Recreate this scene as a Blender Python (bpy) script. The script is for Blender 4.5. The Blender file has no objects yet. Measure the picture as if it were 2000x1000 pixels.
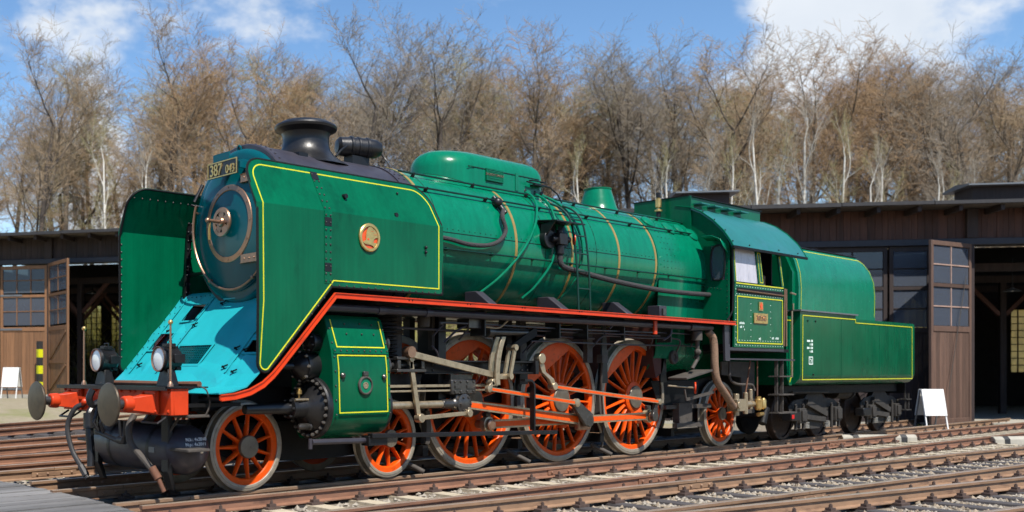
import bpy, bmesh, math, random
import numpy as np
from mathutils import Vector, Matrix
rnd = random.Random(7)
R_ = math.radians
sc = bpy.context.scene
COL = sc.collection
# ---------------------------------------------------------------- camera
ALPHA = .8739
CAM = (-10.940, -10.203, 1.402)
cd_ = bpy.data.cameras.new('camera'); cam = bpy.data.objects.new('camera', cd_); COL.objects.link(cam)
cam.location = CAM; cam.rotation_euler = (R_(90), 0, ALPHA - math.pi / 2)
cd_.sensor_width = 36; cd_.lens = 36 * 1935.22 / 2000
cd_.shift_x = .2003; cd_.shift_y = .1133
cd_.clip_start = .5; cd_.clip_end = 3000
cd_.dof.use_dof = True; cd_.dof.focus_distance = 14.5; cd_.dof.aperture_fstop = 1.15
sc.camera = cam
# ---------------------------------------------------------------- sun, sky, exposure
SUN = Vector((.32, .96, -1.54)).normalized()          # the way the light travels
sl = bpy.data.lights.new('sun', 'SUN'); sl.energy = 5.0; sl.angle = R_(.53); sl.color = (1, .94, .85)
so = bpy.data.objects.new('sun', sl); COL.objects.link(so)
so.rotation_euler = SUN.to_track_quat('-Z', 'Y').to_euler(); so.location = (-20, -60, 90)
w = bpy.data.worlds.new('World'); sc.world = w; w.use_nodes = True
wn, wl = w.node_tree.nodes, w.node_tree.links
for n in list(wn): wn.remove(n)
def N(nodes, t, **k):
    n = nodes.new(t)
    for a, b in k.items():
        if a.startswith('i_'):
            key = a[2:]; key = int(key) if key.isdigit() else key.replace('_', ' ')
            n.inputs[key].default_value = b
        else: setattr(n, a, b)
    return n
bg = N(wn, 'ShaderNodeBackground', i_Strength=.098); wo = N(wn, 'ShaderNodeOutputWorld')
sky = N(wn, 'ShaderNodeTexSky', sky_type='NISHITA', sun_disc=False, sun_elevation=math.asin(-SUN.z),
        sun_rotation=math.atan2(-SUN.x, -SUN.y), altitude=300, air_density=1.0, dust_density=.1, ozone_density=1.6)
tc = N(wn, 'ShaderNodeTexCoord')
def M2(nodes, links, op, a, b=None, c=None, clamp=False):
    n = nodes.new('ShaderNodeMath'); n.operation = op; n.use_clamp = clamp
    for i, x in enumerate((a, b, c)):
        if x is None: continue
        if isinstance(x, (int, float)): n.inputs[i].default_value = x
        else: links.new(x, n.inputs[i])
    return n.outputs[0]
wm = lambda *a, **k: M2(wn, wl, *a, **k)
def pix_dir(u, v):
    d = Vector((math.cos(ALPHA), math.sin(ALPHA), 0)); r = Vector((math.sin(ALPHA), -math.cos(ALPHA), 0))
    return (d + r * (u - 599.5) / 1935.22 + Vector((0, 0, (726.57 - v) / 1935.22))).normalized()
nz = N(wn, 'ShaderNodeTexNoise', i_Scale=7.0, i_Detail=9, i_Roughness=.58); 
mp = N(wn, 'ShaderNodeMapping'); mp.inputs['Scale'].default_value = (1, 1, 1.7); mp.inputs['Location'].default_value = (2.1, .4, .8)
wl.new(tc.outputs['Generated'], mp.inputs[0]); wl.new(mp.outputs[0], nz.inputs['Vector'])
dens = None
# cumulus banks of this sky: (direction, angular width, weight)
for (u, v, s, wt) in ((1700, 30, .115, .95), (1860, 55, .10, .9), (1560, 120, .05, .5), (1970, 260, .05, .35), (190, 310, .05, 1.15), (190, 400, .07, 1.05), (40, 440, .06, .6), (120, -30, .16, .66), (400, -20, .15, .66), (-300, 150, .16, .9), (2500, 150, .2, .9), (900, -500, .25, .8)):
    dv = pix_dir(u, v)
    dt = N(wn, 'ShaderNodeVectorMath', operation='DISTANCE'); wl.new(tc.outputs['Generated'], dt.inputs[0]); dt.inputs[1].default_value = dv
    g = wm('MULTIPLY', wm('EXPONENT', wm('MULTIPLY', wm('POWER', wm('DIVIDE', dt.outputs['Value'], s), 2.), -1.)), wt)
    dens = g if dens is None else wm('MAXIMUM', dens, g)
cl = wm('ADD', wm('MULTIPLY', wm('SUBTRACT', nz.outputs[0], .5), 2.2), wm('SUBTRACT', dens, .42))
ramp = N(wn, 'ShaderNodeMapRange', interpolation_type='SMOOTHSTEP', i_1=0.0, i_2=.42); wl.new(cl, ramp.inputs[0])
nz2 = N(wn, 'ShaderNodeTexNoise', i_Scale=9.0, i_Detail=5); wl.new(tc.outputs['Generated'], nz2.inputs['Vector'])
cc = N(wn, 'ShaderNodeMix', data_type='RGBA'); cc.inputs['A'].default_value = (4.8, 5.4, 6.1, 1); cc.inputs['B'].default_value = (7.6, 7.7, 7.9, 1)
wl.new(wm('MULTIPLY', nz2.outputs[0], 1.0, clamp=True), cc.inputs['Factor'])
mx = N(wn, 'ShaderNodeMix', data_type='RGBA'); wl.new(wm('MULTIPLY', ramp.outputs[0], .93), mx.inputs['Factor'])
hs = N(wn, 'ShaderNodeHueSaturation', i_Saturation=1.15, i_Value=1.28); wl.new(sky.outputs[0], hs.inputs['Color']); wl.new(hs.outputs[0], mx.inputs['A']); wl.new(cc.outputs['Result'], mx.inputs['B'])
wl.new(mx.outputs['Result'], bg.inputs['Color']); wl.new(bg.outputs[0], wo.inputs[0])
vs = sc.view_settings; vs.view_transform = 'Standard'; vs.look = 'None'; vs.gamma = 1; vs.use_curve_mapping = False; vs.exposure = .5
cy = sc.cycles
cy.use_denoising = True; cy.max_bounces = 5; cy.diffuse_bounces = 2; cy.glossy_bounces = 2; cy.transmission_bounces = 4; cy.use_adaptive_sampling = True; cy.adaptive_threshold = .02; cy.transparent_max_bounces = 8
cy.caustics_reflective = False; cy.caustics_refractive = False; cy.sample_clamp_indirect = 4
# ---------------------------------------------------------------- helpers
MATS = {}
def mat(name, col, rough=.5, metal=0., var=.12, scale=6., stretch=(1, 1, 1), dirt=None, dirt_amt=.4, dirt_scale=1.5, bump=0., bump_scale=40., coat=0., spec=.5, rvar=.12, streak=0., objvar=0.):
    m = bpy.data.materials.new(name); m.use_nodes = True
    nt = m.node_tree; nd, lk = nt.nodes, nt.links
    b = nd['Principled BSDF']; b.inputs['Metallic'].default_value = metal
    b.inputs['Coat Weight'].default_value = coat; b.inputs['Coat Roughness'].default_value = .12; b.inputs['Specular IOR Level'].default_value = spec
    t = nd.new('ShaderNodeTexCoord'); mp = nd.new('ShaderNodeMapping'); mp.inputs['Scale'].default_value = stretch
    lk.new(t.outputs['Object'], mp.inputs[0])
    oi = nd.new('ShaderNodeObjectInfo'); ad = nd.new('ShaderNodeVectorMath'); ad.operation = 'ADD'
    sc_ = nd.new('ShaderNodeVectorMath'); sc_.operation = 'SCALE'; sc_.inputs['Scale'].default_value = 37.
    cmb = nd.new('ShaderNodeCombineXYZ')
    for i in range(3): lk.new(oi.outputs['Random'], cmb.inputs[i])
    lk.new(cmb.outputs[0], sc_.inputs[0]); lk.new(mp.outputs[0], ad.inputs[0]); lk.new(sc_.outputs[0], ad.inputs[1])
    vec = ad.outputs[0]
    n1 = nd.new('ShaderNodeTexNoise'); n1.inputs['Scale'].default_value = scale; n1.inputs['Detail'].default_value = 7; n1.inputs['Roughness'].default_value = .62
    lk.new(vec, n1.inputs['Vector'])
    mx = nd.new('ShaderNodeMix'); mx.data_type = 'RGBA'
    c = Vector(col[:3])
    mx.inputs['A'].default_value = (*(c * (1 - var * 2)), 1); mx.inputs['B'].default_value = (*(c * (1 + var * 2)), 1)
    lk.new(n1.outputs[0], mx.inputs['Factor']); out = mx.outputs['Result']
    if dirt:
        n2 = nd.new('ShaderNodeTexNoise'); n2.inputs['Scale'].default_value = dirt_scale; n2.inputs['Detail'].default_value = 9; n2.inputs['Roughness'].default_value = .7
        lk.new(vec, n2.inputs['Vector'])
        rp = nd.new('ShaderNodeMapRange'); rp.interpolation_type = 'SMOOTHSTEP'; rp.inputs[1].default_value = .5; rp.inputs[2].default_value = .72; rp.inputs[4].default_value = dirt_amt
        lk.new(n2.outputs[0], rp.inputs[0])
        m2 = nd.new('ShaderNodeMix'); m2.data_type = 'RGBA'; m2.inputs['B'].default_value = (*dirt, 1)
        lk.new(rp.outputs[0], m2.inputs['Factor']); lk.new(out, m2.inputs['A']); out = m2.outputs['Result']
    if streak:                                        # rain and soot runs down the plates
        ms = nd.new('ShaderNodeMapping'); ms.inputs['Scale'].default_value = (1, 1, .07); lk.new(ad.outputs[0], ms.inputs[0])
        n4 = nd.new('ShaderNodeTexNoise'); n4.inputs['Scale'].default_value = 11; n4.inputs['Detail'].default_value = 6; n4.inputs['Roughness'].default_value = .7; lk.new(ms.outputs[0], n4.inputs['Vector'])
        r4 = nd.new('ShaderNodeMapRange'); r4.inputs[1].default_value = .35; r4.inputs[2].default_value = .75; r4.inputs[3].default_value = 1 + streak * .5; r4.inputs[4].default_value = 1 - streak; lk.new(n4.outputs[0], r4.inputs[0])
        h4 = nd.new('ShaderNodeHueSaturation'); lk.new(r4.outputs[0], h4.inputs['Value']); lk.new(out, h4.inputs['Color']); out = h4.outputs[0]
    if objvar:                                        # each board or plate weathers differently
        r5 = nd.new('ShaderNodeMapRange'); r5.inputs[3].default_value = 1 - objvar; r5.inputs[4].default_value = 1 + objvar; lk.new(oi.outputs['Random'], r5.inputs[0])
        h5 = nd.new('ShaderNodeHueSaturation'); lk.new(r5.outputs[0], h5.inputs['Value']); lk.new(out, h5.inputs['Color']); out = h5.outputs[0]
    lk.new(out, b.inputs['Base Color'])
    rr = nd.new('ShaderNodeMapRange'); rr.inputs[3].default_value = max(.03, rough - rvar); rr.inputs[4].default_value = min(1, rough + rvar)
    n3 = nd.new('ShaderNodeTexNoise'); n3.inputs['Scale'].default_value = scale * 2.3; n3.inputs['Detail'].default_value = 4; lk.new(vec, n3.inputs['Vector'])
    lk.new(n3.outputs[0], rr.inputs[0]); lk.new(rr.outputs[0], b.inputs['Roughness'])
    if bump:
        nb = nd.new('ShaderNodeTexNoise'); nb.inputs['Scale'].default_value = bump_scale; nb.inputs['Detail'].default_value = 5; lk.new(vec, nb.inputs['Vector'])
        bp = nd.new('ShaderNodeBump'); bp.inputs['Strength'].default_value = bump; bp.inputs['Distance'].default_value = .02
        lk.new(nb.outputs[0], bp.inputs['Height']); lk.new(bp.outputs[0], b.inputs['Normal'])
    MATS[name] = m
    return m
mat('green', (.0005, .092, .041), .2, var=.18, scale=2.2, stretch=(1.2, 1.2, .5), dirt=(.0008, .046, .022), dirt_amt=.75, dirt_scale=1.3, bump=.2, bump_scale=1.6, coat=0, spec=.16, streak=.15)
mat('green_boiler', (.0006, .150, .078), .24, var=.09, scale=3, dirt=(.001, .095, .048), dirt_amt=.45, dirt_scale=2.2, bump=.22, bump_scale=1.7, coat=.06, spec=.24, streak=.22)
mat('green_shaded', (.0008, .028, .017), .35, var=.15, scale=6)  # shade on handrails and ladder put into a darker green
mat('green_roof', (.012, .135, .125), .42, var=.12, scale=2.5, dirt=(.03, .15, .18), dirt_amt=.6, dirt_scale=1.2, coat=.1)
mat('teal', (.016, .35, .395), .36, var=.12, scale=2.0, stretch=(1, 1, .5), dirt=(.03, .24, .29), dirt_amt=.65, dirt_scale=2.1, bump=.1, bump_scale=3, coat=.05, spec=.35)
mat('teal_shaded', (.0004, .080, .098), .22, var=.08, scale=2.5, dirt=(.0005, .055, .07), dirt_amt=.4, coat=.08, spec=.25)  # same teal paint, its dimness under grazing sun put into the colour
mat('smokebox_black', (.033, .030, .040), .42, var=.15, scale=4, dirt=(.055, .048, .05), dirt_amt=.4, bump=.06, bump_scale=25, streak=.2)
mat('black', (.006, .006, .007), .42, var=.3, scale=8, dirt=(.016, .013, .011), dirt_amt=.5, dirt_scale=3, bump=.08, bump_scale=40, spec=.4)
mat('black_gloss', (.010, .010, .011), .36, var=.25, scale=6, dirt=(.02, .018, .016), dirt_amt=.5, dirt_scale=3, bump=.08, bump_scale=30)
mat('frame_black', (.004, .004, .0045), .6, var=.3, scale=6, dirt=(.012, .009, .007), dirt_amt=.5, dirt_scale=2, spec=.25)
mat('grey_dusty', (.06, .051, .043), .75, var=.3, scale=7, dirt=(.018, .015, .012), dirt_amt=.75, dirt_scale=5, bump=.15)
mat('red', (.54, .046, .010), .4, var=.12, scale=5, dirt=(.2, .025, .012), dirt_amt=.5, dirt_scale=3.5, spec=.25)
mat('wheel_orange', (.72, .082, .004), .38, var=.08, scale=9, dirt=(.14, .022, .006), dirt_amt=.42, dirt_scale=11, spec=.22)
mat('tyre', (.32, .28, .22), .42, metal=.3, var=.2, scale=9, dirt=(.09, .07, .052), dirt_amt=.6, dirt_scale=4)
mat('steel', (.40, .325, .22), .36, metal=.65, var=.2, scale=12, dirt=(.10, .07, .045), dirt_amt=.6, dirt_scale=8)
mat('steel_dark', (.085, .08, .075), .34, metal=.7, var=.25, scale=14, dirt=(.02, .017, .014), dirt_amt=.6, dirt_scale=9)
mat('steel_bolt', (.15, .138, .125), .34, metal=.7, var=.2, scale=14)
mat('hub_metal', (.17, .145, .11), .45, metal=.5, var=.25, scale=8, dirt=(.06, .05, .04), dirt_amt=.5, dirt_scale=6)
mat('bright', (.62, .6, .55), .3, metal=.85, var=.1)
mat('bronze', (.34, .20, .13), .36, metal=.75, var=.15, scale=10, dirt=(.14, .08, .06), dirt_amt=.5, dirt_scale=6)
mat('brass', (.66, .44, .16), .32, metal=.85, var=.15, scale=14, dirt=(.2, .13, .05), dirt_amt=.5, dirt_scale=10)
mat('band_gold', (.36, .24, .07), .4, metal=.3, var=.15, dirt=(.2, .15, .05))
mat('yellow', (.60, .60, .012), .4, var=.08, scale=15, dirt=(.30, .34, .02), dirt_amt=.6, dirt_scale=5)
mat('white', (.74, .74, .72), .5, var=.05, scale=3, dirt=(.5, .49, .46), dirt_amt=.3)
mat('white_mark', (.62, .75, .68), .6, var=.1, scale=30)
mat('lag', (.035, .033, .034), .9, var=.3, scale=30, bump=.6, bump_scale=60)
mat('lag_tan', (.22, .135, .085), .85, var=.25, scale=20, stretch=(1, 1, 3), dirt=(.06, .045, .035), dirt_amt=.8, dirt_scale=6, bump=.4, bump_scale=40)
mat('bogie_grey', (.032, .028, .024), .75, var=.35, scale=7, dirt=(.010, .009, .008), dirt_amt=.7, dirt_scale=5, bump=.15)
mat('rubber', (.022, .021, .022), .6, var=.2)
mat('wheel_rust', (.035, .02, .014), .7, var=.3, scale=8, dirt=(.08, .035, .02), dirt_amt=.5, dirt_scale=4)
mat('rust', (.13, .055, .03), .8, var=.3, scale=12, dirt=(.05, .025, .018))
mat('red_oxide', (.06, .014, .01), .7, var=.25, scale=5)
mat('orange_emblem', (.68, .085, .015), .4, var=.05)
mat('lens', (.82, .86, .86), .15, var=.04, coat=.6)
mat('red_lens', (.6, .02, .02), .15)
mat('rail', (.27, .165, .10), .55, metal=.1, var=.3, scale=2.5, stretch=(.8, 1, 3), dirt=(.10, .055, .038), dirt_amt=.8, dirt_scale=3.2)
mat('rail_rust', (.23, .115, .07), .6, metal=.1, var=.3, scale=2.5, stretch=(.8, 1, 3), dirt=(.085, .045, .034), dirt_amt=.8, dirt_scale=3)
mat('rail_top', (.46, .36, .27), .32, metal=.5, var=.2, scale=3, stretch=(.5, 2, 1), dirt=(.18, .11, .075), dirt_amt=.65, dirt_scale=2)
mat('clip', (.075, .048, .038), .75, var=.3, scale=14)
mat('sleeper_pale', (.44, .38, .28), .85, var=.22, scale=4, stretch=(1, 4, 1), dirt=(.2, .16, .115), dirt_amt=.6, dirt_scale=5, bump=.3)
mat('sleeper_dark', (.062, .055, .054), .7, var=.25, scale=5, dirt=(.11, .085, .065), dirt_amt=.5, dirt_scale=4, bump=.2)
mat('sleeper_oil', (.03, .026, .024), .7, var=.25, scale=5, dirt=(.06, .05, .04), bump=.2)
mat('deck_wood', (.165, .16, .155), .8, var=.3, scale=2.5, stretch=(1, 12, 6), dirt=(.06, .058, .056), dirt_amt=.7, dirt_scale=3, bump=.4, objvar=.35)
mat('shed_dark', (.030, .019, .017), .75, var=.35, scale=2.5, stretch=(5, 5, .6), dirt=(.018, .012, .011), dirt_amt=.7, dirt_scale=2, bump=.2, bump_scale=20, objvar=.3, streak=.3)
mat('shed_red', (.085, .036, .024), .75, var=.3, scale=2.2, stretch=(5, 5, .6), dirt=(.025, .014, .012), dirt_amt=.7, dirt_scale=1.4, bump=.2, bump_scale=20, objvar=.3, streak=.3)
mat('door_brown', (.105, .060, .042), .75, var=.25, scale=2.5, stretch=(5, 5, .5), dirt=(.055, .035, .028), dirt_amt=.6, bump=.2, bump_scale=20, objvar=.3, streak=.3)
mat('door_edge', (.36, .24, .19), .8, var=.25, scale=4, stretch=(5, 5, .5), dirt=(.10, .06, .045), dirt_amt=.6)
mat('wood_warm', (.20, .098, .045), .7, var=.25, scale=2.4, stretch=(6, 6, .5), dirt=(.12, .06, .03), dirt_amt=.6, bump=.2, bump_scale=20, objvar=.22, streak=.25)
mat('beam_blue', (.03, .032, .042), .7, var=.2, scale=3)
mat('roofing', (.10, .085, .075), .8, var=.2, scale=3, dirt=(.20, .17, .15), dirt_amt=.6, dirt_scale=4)
mat('zinc', (.16, .17, .18), .45, metal=.4, var=.15, scale=3)
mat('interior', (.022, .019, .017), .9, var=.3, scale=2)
mat('concrete', (.34, .32, .27), .85, var=.15, scale=5, dirt=(.2, .18, .15), dirt_amt=.5, dirt_scale=4, bump=.2)
mat('black_paint', (.02, .02, .02), .6)
mat('birch_bark', (.62, .59, .52), .8, var=.18, scale=3, stretch=(1, 1, 2.5), dirt=(.10, .085, .07), dirt_amt=.8, dirt_scale=2.2)
mat('bark', (.125, .098, .072), .9, var=.3, scale=2, stretch=(2, 2, .5), dirt=(.17, .155, .10), dirt_amt=.6, dirt_scale=.9)
mat('bark_dark', (.060, .047, .038), .9, var=.3, scale=2, stretch=(2, 2, .5), dirt=(.09, .08, .05), dirt_amt=.5, dirt_scale=.9)
for nm, c in (('twig_brown', (.32, .235, .145)), ('twig_rust', (.35, .23, .125)), ('twig_grey', (.27, .225, .17)), ('twig_olive', (.34, .30, .15)), ('twig_pale', (.36, .31, .24))):
    mat(nm, c, .85, var=.25, scale=.35)
mat('brush', (.36, .285, .175), .9, var=.3, scale=.25, dirt=(.26, .25, .09), dirt_amt=.6, dirt_scale=.12)
mat('spring_leaf', (.33, .33, .085), .7, var=.25, scale=.3)
mat('buffer_face', (.085, .065, .045), .38, metal=.6, var=.2, scale=5, dirt=(.03, .024, .02), dirt_amt=.6, dirt_scale=4)
mat('gutter', (.035, .033, .034), .6, metal=.2, var=.2)
mat('grass', (.09, .14, .02), .8, var=.3, scale=2)
mat('stone', (.30, .265, .215), .85, var=.42, scale=14)
mat('stone_tan', (.28, .225, .16), .85, var=.42, scale=14)
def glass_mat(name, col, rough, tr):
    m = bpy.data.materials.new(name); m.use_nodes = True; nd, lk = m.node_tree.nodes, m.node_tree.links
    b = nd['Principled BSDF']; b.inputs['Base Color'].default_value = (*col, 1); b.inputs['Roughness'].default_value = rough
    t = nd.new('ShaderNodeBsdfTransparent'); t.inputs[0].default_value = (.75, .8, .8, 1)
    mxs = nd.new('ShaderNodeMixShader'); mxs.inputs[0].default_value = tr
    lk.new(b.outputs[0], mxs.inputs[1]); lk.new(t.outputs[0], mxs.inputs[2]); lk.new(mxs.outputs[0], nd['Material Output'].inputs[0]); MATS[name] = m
glass_mat('pane', (.085, .10, .13), .06, .3)  # bluish sky reflection put into the glass colour
mat('pane_dusty', (.50, .49, .55), .3, var=.22, scale=7, stretch=(1.5, 1, .35), dirt=(.22, .22, .27), dirt_amt=.5, dirt_scale=6)
def frost_mat(name, col):
    m = bpy.data.materials.new(name); m.use_nodes = True; nd, lk = m.node_tree.nodes, m.node_tree.links
    t = nd.new('ShaderNodeBsdfTranslucent'); t.inputs[0].default_value = (*col, 1); tp = nd.new('ShaderNodeBsdfTransparent'); tp.inputs[0].default_value = (*col, 1)
    mxs = nd.new('ShaderNodeMixShader'); mxs.inputs[0].default_value = .7
    lk.new(t.outputs[0], mxs.inputs[1]); lk.new(tp.outputs[0], mxs.inputs[2]); lk.new(mxs.outputs[0], nd['Material Output'].inputs[0]); MATS[name] = m
frost_mat('frosted', (.95, .90, .62))

class MB:
    def __init__(s): s.v = []; s.f = []
    def add(s, vs, fs):
        o = len(s.v); s.v += [tuple(v) for v in vs]; s.f += [tuple(i + o for i in f) for f in fs]; return s
    def box(s, x0, x1, y0, y1, z0, z1, M=None):
        vs = [Vector((x, y, z)) for x in (x0, x1) for y in (y0, y1) for z in (z0, z1)]
        if M is not None: vs = [M @ v for v in vs]
        return s.add(vs, [(0, 1, 3, 2), (4, 6, 7, 5), (0, 4, 5, 1), (2, 3, 7, 6), (0, 2, 6, 4), (1, 5, 7, 3)])
    def bar(s, p, q, w, h, up=(0, 0, 1)):           # square bar between two points; w across, h along up
        p, q = Vector(p), Vector(q); d = (q - p).normalized(); up = Vector(up); sd = d.cross(up).normalized(); u = sd.cross(d).normalized()
        vs = [c + sd * a * w / 2 + u * b * h / 2 for c in (p, q) for a in (-1, 1) for b in (-1, 1)]
        return s.add(vs, [(0, 1, 3, 2), (4, 6, 7, 5), (0, 4, 5, 1), (2, 3, 7, 6), (0, 2, 6, 4), (1, 5, 7, 3)])
    def rings(s, rs, closed=True, cap=True):         # loft between rings of equal count
        n = len(rs[0]); o = len(s.v)
        for r in rs: s.v += [tuple(v) for v in r]
        for i in range(len(rs) - 1):
            for j in range(n if closed else n - 1):
                k = (j + 1) % n; s.f.append((o + i * n + j, o + i * n + k, o + (i + 1) * n + k, o + (i + 1) * n + j))
        if cap and closed: s.f.append(tuple(o + j for j in range(n))[::-1]); s.f.append(tuple(o + (len(rs) - 1) * n + j for j in range(n)))
        return s
    def lathe(s, prof, o=(0, 0, 0), ax=(1, 0, 0), n=24, cap=True, a0=0, a1=2 * math.pi, up=None):   # prof: (along, radius)
        o, ax = Vector(o), Vector(ax).normalized()
        u = Vector(up) if up else (Vector((0, 0, 1)) if abs(ax.z) < .9 else Vector((1, 0, 0)))
        u = (u - ax * u.dot(ax)).normalized(); w_ = ax.cross(u); full = abs(a1 - a0) > 6.28
        k = n if full else n + 1
        an = [a0 + (a1 - a0) * j / n for j in range(k)]
        return s.rings([[o + ax * h + (u * math.cos(a) + w_ * math.sin(a)) * r for a in an] for h, r in prof], full, cap)
    def cyl(s, p, q, r, r2=None, n=14):
        p, q = Vector(p), Vector(q); d = q - p; return s.lathe([(0, r), (d.length, r if r2 is None else r2)], p, d, n)
    def tube(s, pts, r, n=8, cap=True):
        pts = [Vector(p) for p in pts]; rs = []; rr = r if isinstance(r, (list, tuple)) else [r] * len(pts)
        t0 = (pts[1] - pts[0]).normalized(); u = t0.orthogonal().normalized()
        for i, p in enumerate(pts):
            t = ((pts[min(i + 1, len(pts) - 1)] - pts[max(i - 1, 0)])).normalized()
            u = (u - t * u.dot(t)).normalized(); v = t.cross(u)
            rs.append([p + (u * math.cos(a) + v * math.sin(a)) * rr[i] for a in [2 * math.pi * j / n for j in range(n)]])
        return s.rings(rs, True, cap)
    def prism(s, poly, plane, c0, c1):               # polygon in 'xz','yz','xy' extruded along the third axis
        def P(a, b, c): return {'xz': (a, c, b), 'yz': (c, a, b), 'xy': (a, b, c)}[plane]
        return s.rings([[P(a, b, c0) for a, b in poly], [P(a, b, c1) for a, b in poly]])
    def sphere(s, c, r, n=12, m=8, sx=1, sy=1, sz=1, half=None):
        c = Vector(c); pr = [(-math.cos(math.pi * i / m) * r, max(1e-4, math.sin(math.pi * i / m) * r)) for i in range(m + 1)]
        rs = [[c + Vector((q * math.cos(2 * math.pi * j / n) * sx, q * math.sin(2 * math.pi * j / n) * sy, h * sz)) for j in range(n)] for h, q in pr]
        return s.rings(rs)
    def studs(s, pts, nrm, r, h=None, n=6):          # domed rivet / bolt heads
        nrm = Vector(nrm).normalized() if not isinstance(nrm, list) else nrm; h = h or r * .7
        for i, p in enumerate(pts):
            a = nrm[i] if isinstance(nrm, list) else nrm
            s.lathe([(-.004, r), (h * .6, r * .85), (h, r * .3)], p, a, n)
        return s
    def ribbon(s, pts, w, nrm, t=.004, closed=False): # flat painted line, lying proud of a panel
        pts = [Vector(p) for p in pts]; nrm = Vector(nrm).normalized(); m = len(pts); A = []; B = []
        for i in range(m):
            a = pts[(i - 1) % m] if (closed or i) else None; b = pts[(i + 1) % m] if (closed or i < m - 1) else None
            d1 = (pts[i] - a).normalized() if a is not None else None; d2 = (b - pts[i]).normalized() if b is not None else None
            if d1 is None: d1 = d2
            if d2 is None: d2 = d1
            t_ = (d1 + d2).normalized(); sd = t_.cross(nrm).normalized(); k = 1 / max(.4, abs(d1.dot(t_)))
            A.append(pts[i] + sd * w / 2 * k); B.append(pts[i] - sd * w / 2 * k)
        o = len(s.v); up = nrm * t
        for i in range(m): s.v += [tuple(A[i] + up), tuple(B[i] + up), tuple(A[i] - up * .5), tuple(B[i] - up * .5)]
        for i in range(m if closed else m - 1):
            a, b = o + 4 * i, o + 4 * ((i + 1) % m)
            s.f += [(a, a + 1, b + 1, b), (a, b, b + 2, a + 2), (a + 1, a + 3, b + 3, b + 1)]
        return s
    def mesh(s, name, smooth=30):
        me = bpy.data.meshes.new(name); me.from_pydata(s.v, [], s.f); me.validate(clean_customdata=False)
        bm = bmesh.new(); bm.from_mesh(me); bmesh.ops.recalc_face_normals(bm, faces=bm.faces); bm.to_mesh(me); bm.free()
        if smooth:
            me.polygons.foreach_set('use_smooth', [True] * len(me.polygons)); me.set_sharp_from_angle(angle=R_(smooth))
        return me
def obj(name, me, m, parent=None, loc=None, rot=None, **props):
    o = bpy.data.objects.new(name, me); COL.objects.link(o)
    if m is not None and me is not None:
        mm = MATS[m] if isinstance(m, str) else m
        if not me.materials: me.materials.append(mm)
    if parent is not None: o.parent = parent
    if loc is not None: o.location = loc
    if rot is not None: o.rotation_euler = rot
    for k, v in props.items(): o[k] = v
    return o
def part(name, mb, m, parent, bevel=0, smooth=30, **k):
    o = obj(name, mb.mesh(name, smooth), m, parent, **k)
    if bevel:
        b = o.modifiers.new('bevel', 'BEVEL'); b.width = bevel; b.segments = 2; b.limit_method = 'ANGLE'; b.angle_limit = R_(40)
    return o
def each(name, mbs, m, parent, **k):                  # several alike pieces, one object each
    return [part(name, mb, m, parent, **k) for mb in mbs]
def thing(name, label, cat, loc=(0, 0, 0), rz=0, group=None):
    o = bpy.data.objects.new(name, None); COL.objects.link(o); o.location = loc; o.rotation_euler = (0, 0, rz); o.empty_display_size = .2
    o['label'] = label; o['category'] = cat
    if group: o['group'] = group
    return o
def tag(o, label, cat, group=None):
    o['label'] = label; o['category'] = cat
    if group: o['group'] = group
    return o
def copy_tree(o, parent=None):
    c = o.copy(); COL.objects.link(c)
    if parent is not None: c.parent = parent
    for ch in list(o.children): copy_tree(ch, c)
    return c
def text(name, body, size, loc, right, up, m, parent, extrude=.003, align='CENTER', xs=1., bold=0.):
    cu = bpy.data.curves.new(name, 'FONT'); cu.body = body; cu.size = size; cu.extrude = extrude; cu.offset = bold; cu.align_x = align; cu.align_y = 'CENTER'
    tmp = bpy.data.objects.new(name, cu); COL.objects.link(tmp)
    dg = bpy.context.evaluated_depsgraph_get(); me = bpy.data.meshes.new_from_object(tmp.evaluated_get(dg))
    bpy.data.objects.remove(tmp); bpy.data.curves.remove(cu)
    r_, u_ = Vector(right).normalized(), Vector(up).normalized(); n_ = r_.cross(u_)
    M = Matrix((r_ * xs, u_, n_)).transposed().to_4x4(); M.translation = Vector(loc); me.transform(M)
    me.materials.clear()
    return obj(name, me, m, parent)
def arc(cx, cy, r, a0, a1, n=8):
    return [(cx + r * math.cos(R_(a0 + (a1 - a0) * i / n)), cy + r * math.sin(R_(a0 + (a1 - a0) * i / n))) for i in range(n + 1)]
def spline(pts, n=6):                                # Catmull-Rom through points
    P = [Vector(p) for p in pts]; P = [P[0] * 2 - P[1]] + P + [P[-1] * 2 - P[-2]]; out = []
    for i in range(1, len(P) - 2):
        for k in range(n):
            t = k / n; a, b, c, d = P[i - 1:i + 3]
            out.append(.5 * ((2 * b) + (c - a) * t + (2 * a - 5 * b + 4 * c - d) * t * t + (3 * b - a - 3 * c + d) * t ** 3))
    return out + [P[-2]]
# ---------------------------------------------------------------- ground
def sst(a, b, x):
    t = np.clip((x - a) / (b - a), 0, 1); return t * t * (3 - 2 * t)
DV = np.array([math.cos(ALPHA), math.sin(ALPHA)]); RV = np.array([math.sin(ALPHA), -math.cos(ALPHA)])
def ground_h(x, y):
    x = np.asarray(x, float); y = np.asarray(y, float)
    D = (x - CAM[0]) * DV[0] + (y - CAM[1]) * DV[1]; L = (x - CAM[0]) * RV[0] + (y - CAM[1]) * RV[1]
    h = -.2 + .72 * sst(7, 22, y) * sst(60, 30, D) + .0
    k = .45 + .55 * sst(-22, 6, L)
    back = sst(-14, -62, D) * 15 + 3 * sst(-14, -62, D) * np.sin(L * .13)     # unseen bank added behind the camera to cut horizon glare and fill
    return h + back + k * (9.5 * sst(56, 84, D) + 7 * sst(84, 150, D)) + .5 * sst(50, 60, D) * np.sin(x * .21) * np.cos(y * .17)
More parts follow.
